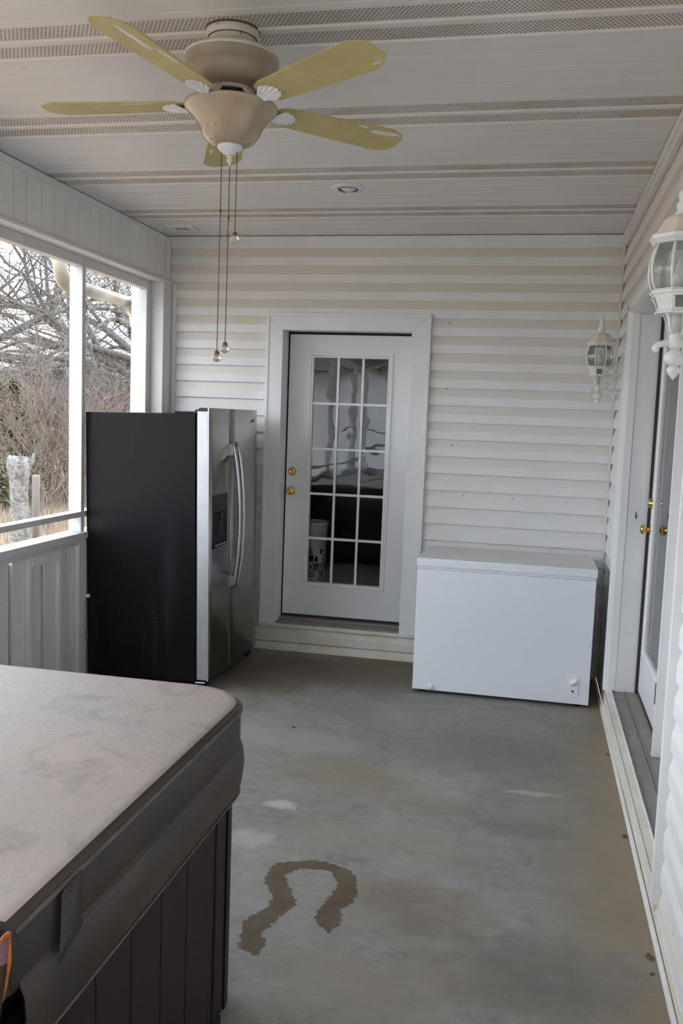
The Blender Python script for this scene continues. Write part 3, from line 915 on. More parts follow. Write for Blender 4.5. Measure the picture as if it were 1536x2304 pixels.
# ------------------------------------------------------------------ refrigerator
fr = thing('refrigerator', 'black side-by-side refrigerator with stainless doors and water dispenser', 'refrigerator', (-2.37, -1.082, 0))
fr.rotation_euler = (0, math.radians(-1.05), 0)
FY0, FY1, FS = -1.082, -.140, -.690
bd = MB().box(-3.165, -2.452, FY0, FY1, .05, 1.688)
bd.build('cabinet', M['fridge_black'], fr, .004)
B(-2.455, -2.440, FY0 + .012, FY1 - .012, .06, 1.68).build('door_gasket', M['blackmatte'], fr)
def fdoor(ya, yb, nm, label):
    o = MB()
    o.box(-2.440, -2.372, ya, yb, .06, 1.702)
    f = o.build('door', M['steel_edge'], fr, .004); f['label'] = label
    # slightly bowed stainless skin
    g = MB(); vs = []; n_ = 8
    for i in range(n_ + 1):
        y = ya - .0005 + (yb - ya + .001) * i / n_
        e = abs(i / n_ * 2 - 1)
        x = -2.362 + .003 * (1 - e ** 2) - (.004 if e > .99 else 0)
        vs += [(x, y, .055), (x, y, 1.722), (-2.374, y, .055), (-2.374, y, 1.722)]
    for i in range(n_):
        a = 4 * i; c = a + 4
        g.add([vs[a], vs[c], vs[c + 1], vs[a + 1]], [(0, 1, 2, 3)], 0, True)
        g.add([vs[a + 1], vs[c + 1], vs[c + 3], vs[a + 3]], [(0, 1, 2, 3)], 1)
        g.add([vs[a], vs[c], vs[c + 2], vs[a + 2]], [(0, 1, 2, 3)], 1)
        g.add([vs[a + 2], vs[c + 2], vs[c + 3], vs[a + 3]], [(0, 1, 2, 3)], 1)
    g.add(vs[0:4], [(0, 1, 3, 2)], 2)
    g.add(vs[-4:], [(0, 1, 3, 2)], 1)
    g.build('door_skin', [M['steel'], M['black'], M['steel_edge']], f)
    B(-2.436, -2.372, ya + .01, yb - .01, 1.702, 1.722).build('top_cap', M['black'], f, .004)
    return f
fa = fdoor(FY0, FS - .003, 'left_door', 'stainless freezer door with black dispenser')
fb = fdoor(FS + .003, FY1, 'right_door', 'stainless refrigerator door')
def handle(y, p):
    pts = []
    for i in range(25):
        u = i / 24
        bow = 4 * u * (1 - u)
        pts.append((-2.362 + .024 + .050 * bow ** .8, y, .575 + (1.512 - .575) * u))
    b = MB().tube(pts, .0125, 10)
    h = b.build('handle', M['handle'], p)
    for z0, z1 in ((.585, .66), (1.43, 1.505)):
        B(-2.364, -2.330, y - .012, y + .012, z0, z1).build('handle_mount', M['handle'], h, .003)
handle(-.733, fa)
handle(-.650, fb)
# dispenser on the near door: bezel, control panel, cavity, paddle, tray
DY0, DY1, DZa, DZb, DM = -1.028, -.772, .868, 1.196, 1.088
XF = -2.3585
ds = B(XF - .003, XF + .004, DY0, DY1, DM, DZb).build('dispenser_panel', M['black'], fa, .003)
cvb = MB()
cvb.box(XF - .003, XF + .003, DY0, DY0 + .012, DZa, DM).box(XF - .003, XF + .003, DY1 - .006, DY1, DZa, DM).box(XF - .003, XF + .003, DY0, DY1, DZa, DZa + .014)
cvb.build('dispenser_bezel', M['black'], fa)
B(XF - .004, XF + .0012, DY0 + .012, DY1 - .006, DZa + .014, DM).build('dispenser_cavity', M['blackmatte'], fa)
B(XF + .001, XF + .012, -.915, -.865, 1.045, 1.088).build('dispenser_spout', M['black'], fa, .004)
B(XF + .001, XF + .006, -.925, -.855, .94, 1.03).build('dispenser_paddle', M['black'], fa, .003)
B(XF + .001, XF + .014, DY0 + .02, DY1 - .012, DZa + .012, DZa + .022).build('drip_tray', M['handle'], fa, .002)
B(XF + .0015, XF + .0045, DY1 - .006, DY1 - .002, DZa + .02, DM).build('bezel_highlight', M['steel_edge'], fa)
# small dark maker's mark
lg = MB()
for i, (w, h) in enumerate(((.010, .010), (.006, .012), (.010, .009))):
    y = -.262 + i * .0135
    lg.box(XF - .004, XF + .0012, y, y + w, 1.648, 1.648 + h)
lg.build('makers_mark', M['black'], fb)
B(-2.47, -2.39, FY0 + .03, FY0 + .12, 1.688, 1.712).build('hinge_cover', M['black'], fr, .006)
B(-2.47, -2.39, FY1 - .12, FY1 - .03, 1.688, 1.712).build('hinge_cover', M['black'], fr, .006)
B(-2.60, -2.46, FY0 + .04, FY0 + .30, 1.688, 1.700).build('top_clutter_bracket', M['blackmatte'], fr, .003)
B(-2.452, -2.43, FY0 + .03, FY1 - .03, .012, .058).build('toe_grille', M['blackmatte'], fr, .003)
B(-2.45, -2.39, FY1 - .10, FY1 - .01, .0, .055).build('front_foot', M['black'], fr, .006)
B(-2.45, -2.40, FY0 + .01, FY0 + .07, .0, .050).build('front_foot', M['black'], fr, .006)
B(-2.45, -2.385, FY0 - .004, FY0 + .02, .038, .050).build('hinge_bracket', M['handle'], fr, .003)
for yy in (FY0 + .05, FY1 - .10):
    B(-3.12, -3.06, yy, yy + .05, .0145, .05).build('rear_foot', M['black'], fr)
b = MB().tube([(-3.168, -1.086, .545), (-3.175, -1.092, .50), (-3.180, -1.095, .42), (-3.176, -1.094, .34), (-3.160, -1.088, .28)], .004, 6)
pc = b.build('power_cord', M['cord'], fr)
B(-3.172, -3.145, -1.096, -1.080, .535, .556).build('cord_clip', M['knobwhite'], pc, .003)

# ------------------------------------------------------------------ chest freezer
fz = thing('chest_freezer', 'white chest freezer with dial and green lamp near the floor', 'freezer', (-.625, -.40, 0))
ZX0, ZX1, ZY0, ZY1 = -1.160, -.090, -.690, -.115
B(ZX0, ZX1, ZY0, ZY1, .020, .782).build('body', M['appliance'], fz, .004)
B(ZX0 + .006, ZX1 - .006, ZY0 + .006, ZY1 - .004, .780, .802).build('lid_gasket', M['knobwhite'], fz, .003)
B(ZX0 - .002, ZX1 + .002, ZY0 - .004, ZY1, .786, .794).build('rim_strip', M['appliance'], fz, .002)
ld = B(ZX0 - .005, ZX1 + .005, ZY0 - .006, ZY1 + .004, .800, .852).build('lid', [M['appliance'], M['lid']], fz, .005, seg=3)
for p in ld.data.polygons:
    if p.normal.z > .9:
        p.material_index = 1
pl = B(-.217, -.155, ZY0 - .004, ZY0 + .002, .068, .199).build('control_plate', M['knobwhite'], fz, .0015)
rot_lathe([(0, 0), (.023, 0), (.023, .007), (.020, .010), (0, .010)], (-.184, ZY0 - .003, .158), 'y').build('dial', M['knobwhite'], pl)
dg = MB().box(-.005, .005, -.026, -.008, -.021, .021)
ca, sa = math.cos(-1.0), math.sin(-1.0)
dg.v = [(-.184 + x * ca - z * sa, ZY0 + y, .158 + x * sa + z * ca) for x, y, z in dg.v]
dg.build('dial_grip', M['knobwhite'], pl, .003)
rot_lathe([(0, 0), (.0072, 0), (.0065, .005), (0, .006)], (-.187, ZY0 - .003, .101), 'y', 16).build('lamp', M['green'], pl)
rot_lathe([(0, 0), (.019, 0), (.019, .010), (.016, .013), (0, .013)], (-1.046, ZY0 + .001, .047), 'y').build('drain_cap', M['knobwhite'], fz)
for x in (ZX0 + .06, ZX1 - .06):
    for yy in (ZY0 + .05, ZY1 - .06):
        MB().lathe([(.018, 0), (.020, .022)], 12, (x, yy, 0)).build('foot', M['black'], fz)

# ------------------------------------------------------------------ hot tub with folding cover
ht = thing('hot_tub', 'hot tub with faded brown vinyl cover and dark maroon panels', 'hot tub', (-2.18, -4.87, 0))
TX0, TX1, TY0, TY1 = -3.10, -1.262, -5.98, -3.772
def rrect(x0, x1, y0, y1, r, n=8, corners=(1, 1, 1, 1)):
    out = []
    for (cx, cy, a0, on) in ((x1 - r, y1 - r, 0, corners[0]), (x0 + r, y1 - r, 90, corners[1]), (x0 + r, y0 + r, 180, corners[2]), (x1 - r, y0 + r, 270, corners[3])):
        if on:
            for i in range(n + 1):
                a = math.radians(a0 + 90 * i / n)
                out.append((cx + r * math.cos(a), cy + r * math.sin(a)))
        else:
            a = math.radians(a0 + 45)
            out.append((cx + r * (1 if math.cos(a) > 0 else -1), cy + r * (1 if math.sin(a) > 0 else -1)))
    return out
def stack(loops, m=None, smooth=True, top=True, bottom=True):
    """loops: list of (outline, z)"""
    b = MB(); n = len(loops[0][0])
    for j in range(len(loops) - 1):
        (A, za), (C, zc) = loops[j], loops[j + 1]
        for i in range(n):
            q = (i + 1) % n
            b.add([(*A[i], za), (*A[q], za), (*C[q], zc), (*C[i], zc)], [(0, 1, 2, 3)], m[j] if m else 0, smooth)
    if bottom:
        b.add([(*p, loops[0][1]) for p in loops[0][0]], [tuple(range(n - 1, -1, -1))], 0)
    if top:
        b.add([(*p, loops[-1][1]) for p in loops[-1][0]], [tuple(range(n))], (m[-1] if m else 0), smooth)
    return b
cr = rrect(TX0 + .02, TX1 - .02, TY0 + .02, TY1 - .02, .12)
stack([(cr, 0), (cr, .74)], smooth=False).build('inner_shell', M['blackmatte'], ht)
# vertical cabinet boards on the visible side, corner pieces and the other sides
ys = [-3.915, -3.935, -4.004, -4.056, -4.213, -4.369]
ys += [ys[-1] - .157 * (i + 1) for i in range(11)]
ys = [y for y in ys if y > TY0 + .10]
corner = rrect(TX0, TX1, TY0, TY1, .13, 8)
for i in range(len(ys) - 1):
    B(TX1 - .022, TX1 - (.004 if i in (0, 2) else 0), ys[i + 1] + .002, ys[i] - .002, .03, .72).build('side_panel', M['cabinet'], ht, .0025)
MB().prism([(TX1, -3.912)] + [(TX1 - .13 + .13 * math.cos(a), TY1 - .13 + .13 * math.sin(a)) for a in [PI / 2 * k / 8 for k in range(9)]] + [(TX1 - .13, TY1 - .02), (TX1 - .04, -3.90)], .02, .72, lambda u, v, w: (u, v, w)).build('corner_panel', M['cabinet'], ht)
x = TX1 - .14
while x > TX0 + .25:
    B(x - .154, x - .002, TY1 - .022, TY1, .03, .72).build('side_panel', M['cabinet'], ht, .0025)
    x -= .157
B(TX1 - .02, TX1 + .004, TY0 + .12, -3.95, 0, .03).build('base_strip', M['blackmatte'], ht)
# cover: two foam halves hinged at the middle
CX_0, CX_1, CY_0, CY_1 = TX0 - .03, -1.238, TY0 - .02, -3.752
HY = -5.01
def half(y0, y1, corners, nm):
    rr = .175
    def L(ins, r):
        return rrect(CX_0 + ins, CX_1 - ins, y0 + (ins if corners[2] else 0), y1 - (ins if corners[0] else 0), r, 10, corners)
    o = stack([(L(.004, rr), .782), (L(0, rr), .80), (L(0, rr), .884), (L(.002, rr - .001), .893), (L(.012, rr - .006), .9045), (L(.03, rr - .015), .9075)], [0, 0, 0, 0, 1, 1])
    c = o.build(nm, [M['coverside'], M['covertop']], ht, weld=True)
    return c
c1 = half(HY + .004, CY_1, (1, 1, 0, 0), 'cover_half')
c2 = half(CY_0, HY - .03, (0, 0, 1, 1), 'cover_half')
def cover_edge(ins, r, y0, y1, z, near=True):
    path = rrect(CX_0 + ins, CX_1 - ins, CY_0 + ins, CY_1 - ins, r, 10)
    path = [(x, y) for x, y in path]
    return path
pth = [(CX_1 + .001, HY + .01)] + [(CX_1 - .175 + .176 * math.cos(a), CY_1 - .175 + .176 * math.sin(a)) for a in [PI / 2 * k / 14 for k in range(15)]] + [(CX_0 + .2, CY_1 + .001)]
MB().tube([(*p, .886) for p in pth], .0052, 8).build('piping', M['piping'], c1)
# skirt hanging over the cabinet, slightly flared, with a hem
def skirt_path(off, ya):
    r = .175
    return [(CX_1 + off, ya), (CX_1 + off, -4.5), (CX_1 + off, -4.2)] + [(CX_1 - r + (r + off) * math.cos(a), CY_1 - r + (r + off) * math.sin(a)) for a in [PI / 2 * k / 14 for k in range(15)]] + [(CX_0 + .3, CY_1 + off)]
rows = []
for z, off in ((.80, -.002), (.784, .0035), (.770, .010), (.735, .013), (.69, .008), (.655, .000), (.650, -.002)):
    p = skirt_path(off, -4.985)
    rows.append([(x, y, z + (.012 if x > -1.3 and y < -4.2 else 0) * 0) for x, y in p])
b = MB()
for j in range(len(rows) - 1):
    for i in range(len(rows[0]) - 1):
        b.add([rows[j][i], rows[j][i + 1], rows[j + 1][i + 1], rows[j + 1][i]], [(0, 1, 2, 3)], 0, True)
sk = b.build('cover_skirt', M['coverside'], ht)
sd = sk.modifiers.new('thick', 'SOLIDIFY'); sd.thickness = .004; sd.offset = -1
MB().tube([(x, y, .652) for x, y in skirt_path(.001, -4.985)], .0032, 6).build('hem_stitching', M['piping'], sk)
MB().tube([(x + .0, y, .7825) for x, y in skirt_path(.004, -4.86)], .0022, 6).build('seam_stitching', M['piping'], sk)
# overlapping flap over the hinge gap, then the torn near corner
fp = MB()
vs = []
for j, z in enumerate((.888, .84, .80, .782)):
    for i, y in enumerate((-4.80, -4.83, -4.86, -4.885)):
        vs.append((CX_1 + .004 + .004 * i * (.6 + .2 * j) + (.004 if i == 3 else 0), y - .008 * j * (i == 3), z))
for j in range(3):
    for i in range(3):
        a = j * 4 + i
        fp.add([vs[a], vs[a + 1], vs[a + 5], vs[a + 4]], [(0, 1, 2, 3)], 0, True)
f_ = fp.build('hinge_flap', M['coverside'], c1)
sd = f_.modifiers.new('thick', 'SOLIDIFY'); sd.thickness = .003
B(CX_1 - .02, CX_1 - .004, -5.06, -5.0, .785, .888).build('hinge_gusset', M['coverside'], c2, .004)
tf = MB()
vs = []
for j, z in enumerate((.902, .885, .86, .83, .80, .765)):
    for i, y in enumerate((-5.03, -5.05, -5.09, -5.15, -5.23)):
        vs.append((CX_1 + .008 + .005 * math.sin(j * .9 + i) + .002 * i, y - .003 * j, z + .008 * math.sin(i * 1.3)))
for j in range(5):
    for i in range(4):
        a = j * 5 + i
        tf.add([vs[a], vs[a + 1], vs[a + 6], vs[a + 5]], [(0, 1, 2, 3)], 1 if j < 2 else 0, True)
t_ = tf.build('torn_flap', [M['coverside'], M['pink']], c2)
sd = t_.modifiers.new('thick', 'SOLIDIFY'); sd.thickness = .004
MB().tube([vs[2], vs[1], vs[0], vs[5], vs[10], vs[15], vs[20]], [.002, .0035, .0045, .003, .004, .0025, .001], 8).build('frayed_edge', M['orange'], t_)
lfp = MB().add([(CX_1 + .012, -4.985, .725), (CX_1 + .014, -5.30, .70), (CX_1 + .014, -5.30, .60), (CX_1 + .008, -4.955, .62)], [(0, 1, 2, 3)]).build('torn_skirt', M['coverside'], c2)
sd = lfp.modifiers.new('thick', 'SOLIDIFY'); sd.thickness = .004
MB().tube([(CX_1 + .013, -4.985, .726), (CX_1 + .015, -5.10, .72), (CX_1 + .015, -5.30, .702)], [.003, .004, .004], 6).build('frayed_edge', M['orange'], lfp)

# ------------------------------------------------------------------ ceiling fan
FX, FYc = -1.5347, -3.2555
fan = thing('ceiling_fan', 'five-blade ceiling fan with peeling yellowed blades and amber glass shade', 'ceiling fan', (FX, FYc, CEIL))
C0 = (FX, FYc, 0)
cpy = MB().lathe([(.02, 2.934), (.082, 2.934), (.0875, 2.926), (.0875, 2.914), (.083, 2.906), (.0775, 2.905), (.0765, 2.876), (.05, 2.874)], 40, C0).build('canopy', M['fanwhite'], fan)
MB().lathe([(.080, 2.9325), (.0885, 2.9345), (.0885, 2.9300), (.080, 2.930)], 40, C0, caps=False).build('rust_rim', M['rust'], cpy)
MB().lathe([(.0765, 2.9065), (.0825, 2.907), (.0785, 2.9035), (.0765, 2.904)], 40, C0, caps=False).build('rust_rim', M['rust'], cpy)
mo = MB()
mo.lathe([(.05, 2.884), (.078, 2.882), (.105, 2.874), (.135, 2.862), (.1535, 2.850), (.1555, 2.845), (.1530, 2.842)], 48, C0, 1)
mo.lathe([(.1530, 2.842), (.1535, 2.828), (.1500, 2.814), (.1505, 2.811), (.1570, 2.802), (.1580, 2.790), (.1530, 2.774), (.140, 2.760), (.118, 2.751), (.072, 2.748), (.02, 2.748)], 48, C0, 0)
mo.build('motor_housing', [M['taupe'], M['fanwhite']], fan)
MB().lathe([(.05, 2.762), (.073, 2.758), (.074, 2.742), (.066, 2.737), (.052, 2.737)], 40, C0).build('hub_ring', M['fanwhite'], fan)
MB().lathe([(.062, 2.740), (.0665, 2.741), (.0665, 2.729), (.060, 2.727), (.05, 2.730)], 40, C0).build('dark_collar', M['darkmetal'], fan)
sw = MB().lathe([(.03, 2.735), (.049, 2.733), (.051, 2.70), (.046, 2.680), (.03, 2.678)], 36, C0).build('switch_housing', M['fanwhite'], fan)
rot_lathe([(0, 0), (.009, 0), (.008, .006), (0, .007)], (FX + .032, FYc - .040, 2.706), 'y', 12).build('thumb_screw', M['darkmetal'], sw)
B(FX - .026, FX - .021, FYc - .052, FYc - .045, 2.705, 2.722).build('key_slot', M['darkmetal'], sw)
# fluted bell shade, open at the top
NR = 96
prof = [(.045, 2.571), (.062, 2.575), (.080, 2.587), (.094, 2.606), (.104, 2.628), (.118, 2.652), (.136, 2.672), (.150, 2.684), (.1545, 2.692), (.153, 2.697), (.146, 2.695), (.128, 2.678), (.108, 2.650), (.09, 2.606), (.05, 2.58)]
flute = lambda i, j: (.010 if i % 2 else -.006) * (1 if 2 <= j <= 6 else (.3 if j in (1, 7) else 0)) + (.022 * max(0, math.sin(i * 2 * PI / NR * 8 + PI / 2)) ** 3 if j in (2, 3) else 0)
sh = MB().lathe(prof, NR, C0, 0, True, flute, caps=False).build('glass_shade', M['shade'], fan)
# embossed leaf sprays
for k in range(8):
    a = 2 * PI * k / 8 - PI / 2 + .05
    lb = MB()
    for s_ in range(-2, 3):
        pts = []
        for t in range(6):
            u = t / 5
            r = .066 + .035 * u + .0005
            z = 2.577 + .052 * u - .006 * abs(s_) * u
            aa = a + s_ * .13 * u
            pts.append((FX + r * math.cos(aa), FYc + r * math.sin(aa), z))
        lb.tube(pts, [.0015, .0028, .0032, .003, .0022, .0008], 6)
    lb.build('leaf_relief', M['shade'], sh)
cap = MB().lathe([(.043, 2.574), (.0425, 2.568), (.038, 2.560), (.026, 2.549), (.013, 2.542), (.009, 2.541)], 32, C0).build('shade_cap', M['iron'], fan)
MB().lathe([(.008, 2.542), (.012, 2.538), (.008, 2.533), (.0075, 2.531), (.0115, 2.526), (.0115, 2.522), (.006, 2.516), (.0035, 2.512), (.0045, 2.509), (.001, 2.505)], 20, C0).build('finial', M['fanwhite'], cap)
# blades: build one, copy it with its iron and peeled patches
RT = .6425
def blade_outline(n=6):
    # x outwards, y across; chamfered tip
    xs = [(.155, .030), (.165, .046), (.19, .056), (.40, .067), (.585, .0755), (.628, .052), (.6405, .036), (RT, .030)]
    return [(x, w) for x, w in xs] + [(x, -w) for x, w in reversed(xs)]
bo = blade_outline()
def bz(x, y):
    return 0.0
def make_blade(first):
    th = .0055
    nb = len(bo)
    b = MB().add([(x, y, 0) for x, y in bo] + [(x, y, th) for x, y in bo], [tuple(range(nb - 1, -1, -1)), tuple(range(nb, 2 * nb))] + [(i, (i + 1) % nb, nb + (i + 1) % nb, nb + i) for i in range(nb)])
    return b.mesh('blade', [M['blade']])
blade_me = make_blade(True)
# scalloped shell iron under the blade and its neck
ir = MB()
N2 = 15
top = []; bot = []
cx0 = .128
for i in range(N2):
    a = (i / (N2 - 1) - .5) * math.radians(104)
    r = .098 + (.006 if i % 2 else -.002) - .018 * (abs(i - 7) / 7) ** 2
    top.append((cx0 + r * math.cos(a) * 1.0, r * math.sin(a) * .62, -.004 - (.004 if i % 2 else 0)))
    bot.append((cx0 + .35 * r * math.cos(a), .35 * r * math.sin(a) * .62, -.012 - (.003 if i % 2 else 0)))
apex = (cx0 + .012, 0, -.012)
vs = top + bot + [apex] + [(p[0], p[1], -.0005) for p in top]
fs = []
for i in range(N2 - 1):
    fs.append((i, i + 1, N2 + i + 1, N2 + i))
    fs.append((N2 + i, N2 + i + 1, 2 * N2))
    fs.append((2 * N2 + 1 + i, 2 * N2 + 2 + i, i + 1, i))
fs.append((0, N2, 2 * N2, 2 * N2 + 1)); fs.append((N2 - 1, 2 * N2 - 1, 2 * N2, 3 * N2))
ir.add(vs, fs)
iron_me = ir.mesh('blade_iron', [M['iron']])
def patch_mesh(cx, cy, rx, ry, seed):
    rr = random.Random(seed)
    n = 18
    pts = []
    for i in range(n):
        a = 2 * PI * i / n
        k = 1 + rr.uniform(-.3, .3)
        pts.append((cx + rx * k * math.cos(a), max(-.062, min(.062, cy + ry * k * math.sin(a)))))
    return MB().add([(x, y, -.0006) for x, y in pts] + [(x, y, .0004) for x, y in pts], [tuple(range(n - 1, -1, -1)), tuple(range(n, 2 * n))] + [(i, (i + 1) % n, n + (i + 1) % n, n + i) for i in range(n)]).mesh('peeled_patch', [M['peel']])
PH = math.radians(-103.8)
patches = {0: [(.52, .022, .085, .010, 1), (.40, .05, .05, .006, 2)], 1: [(.600, .048, .016, .004, 3)], 2: [(.56, -.045, .055, .014, 4), (.47, -.058, .02, .005, 5)], 3: [(.45, .05, .03, .006, 6)], 4: [(.30, .05, .06, .006, 7)]}
for k in range(5):
    a = PH + k * 2 * PI / 5
    slope = .0138 * math.cos(a) - .0401 * math.sin(a)
    org = Vector((FX, FYc, 2.698))
    mat4 = Matrix.Rotation(a, 4, 'Z') @ Matrix.Rotation(-math.atan(slope), 4, 'Y') @ Matrix.Rotation(math.radians((-11, -11, -12, -10, -4.5)[k]), 4, 'X')
    o = bpy.data.objects.new('blade', blade_me)
    COL.objects.link(o); o.parent = fan
    o.matrix_local = Matrix.Translation(org - WL[fan.name]) @ mat4
    WL[o.name] = org
    i_ = bpy.data.objects.new('blade_iron', iron_me)
    COL.objects.link(i_); i_.parent = o
    for pt in patches[k]:
        p_ = bpy.data.objects.new('peeled_patch', patch_mesh(*pt))
        COL.objects.link(p_); p_.parent = o
    # curved arm from hub to the shell iron
    d = Vector((math.cos(a), math.sin(a), 0))
    zr = 2.698 + slope * .145 - .010
    pts = []
    for t in range(8):
        u = t / 7
        r = .062 + .083 * u
        z = 2.750 * (1 - u) + zr * u - .012 * math.sin(PI * u) + (0)
        pts.append(Vector((FX, FYc, 0)) + d * r + Vector((0, 0, z)))
    MB().tube(pts, [.014, .013, .011, .010, .0095, .010, .012, .013], 10, flat=.75).build('blade_arm', M['fanwhite'], fan)
# ball-bead pull chains with ribbed crystal drops
for (dx, dy, zt, zb) in ((-.0286, 0, 2.552, 1.9035), (0, 0, 2.506, 1.933), (.0266, -.006, 2.562, 2.293)):
    lean = -.002 if zb < 2 else -.001
    b = MB()
    nseg = int((zt - zb) / .0066)
    oct_ = [(1, 0, 0), (0, 1, 0), (-1, 0, 0), (0, -1, 0), (0, 0, 1), (0, 0, -1)]
    of = [(0, 1, 4), (1, 2, 4), (2, 3, 4), (3, 0, 4), (1, 0, 5), (2, 1, 5), (3, 2, 5), (0, 3, 5)]
    for i in range(nseg + 1):
        z = zt - (zt - zb) * i / nseg
        x = FX + dx + lean * i / nseg
        b.add([(x + p[0] * .0027, FYc + dy + p[1] * .0027, z + p[2] * .0033) for p in oct_], of, 0, True)
    b.tube([(FX + dx, FYc + dy, zt), (FX + dx + lean, FYc + dy, zb)], .0009, 4)
    if zb < 2.2:
        b.lathe([(.001, .0), (.0034, .002), (.0034, .010), (.001, .012)], 8, (FX + dx, FYc + dy, zt - (zt - zb) * .30))
    ch = b.build('pull_chain', M['chain'], fan, weld=False)
    cx_, cz_ = FX + dx + lean, zb
    MB().lathe([(.002, .002), (.006, .0), (.0085, -.004), (.0085, -.008), (.010, -.0085), (.0095, -.010), (.004, -.010)], 16, (cx_, FYc + dy, cz_)).build('drop_cap', M['brassaged'], ch)
    NB = 28
    pr = [(.002, -.008)] + [(.0148 * math.sin(PI * k / 12), -.022 + .0148 * math.cos(PI * k / 12)) for k in range(2, 12)] + [(.001, -.037)]
    MB().lathe(pr, NB, (cx_, FYc + dy, cz_), 0, True, lambda i, j: .05 if i % 2 else -.03).build('crystal_drop', M['crystal'], ch)

# ------------------------------------------------------------------ recessed light and square vent in the ceiling
rl = thing('recessed_light', 'round white recessed ceiling light with rusty trim ring', 'ceiling light', (-1.562, -1.262, CEIL))
cr_ = (-1.562, -1.262, 0)
MB().lathe([(.050, 2.929), (.056, 2.922), (.080, 2.924), (.091, 2.929), (.091, 2.936), (.050, 2.936)], 40, cr_, caps=False).build('trim_ring', M['trim'], rl)
MB().lathe([(.0555, 2.9225), (.052, 2.9205), (.0485, 2.922), (.0485, 2.930), (.0555, 2.930)], 32, cr_, caps=False).build('rust_ring', M['rust'], rl)
MB().lathe([(.0, 2.911), (.018, 2.913), (.034, 2.919), (.0455, 2.927), (.047, 2.936), (.0, 2.936)], 28, cr_).build('lamp_lens', M['bulb'], rl)
for i, a in enumerate((2.0, 2.25, 1.2, .9, .3, 2.6)):
    MB().lathe([(.001, 2.9195), (.004 + .002 * (i < 2), 2.921), (.001, 2.925)], 8, (cr_[0] + .066 * math.cos(a), cr_[1] + .066 * math.sin(a), 0)).build('rust_spot', M['rust'], rl)
vt = thing('ceiling_vent', 'small rectangular ceiling plate with yellowed centre near the corner', 'vent', (-2.91, -.288, CEIL))
MB().box(-3.005, -2.815, -.365, -.33, 2.922, 2.937).box(-3.005, -2.815, -.245, -.212, 2.922, 2.937).box(-3.005, -2.965, -.33, -.245, 2.922, 2.937).box(-2.86, -2.815, -.33, -.245, 2.922, 2.937).build('plate', M['trim'], vt, .002)
B(-2.965, -2.86, -.33, -.245, 2.926, 2.937).build('lens', M['ventlens'], vt)

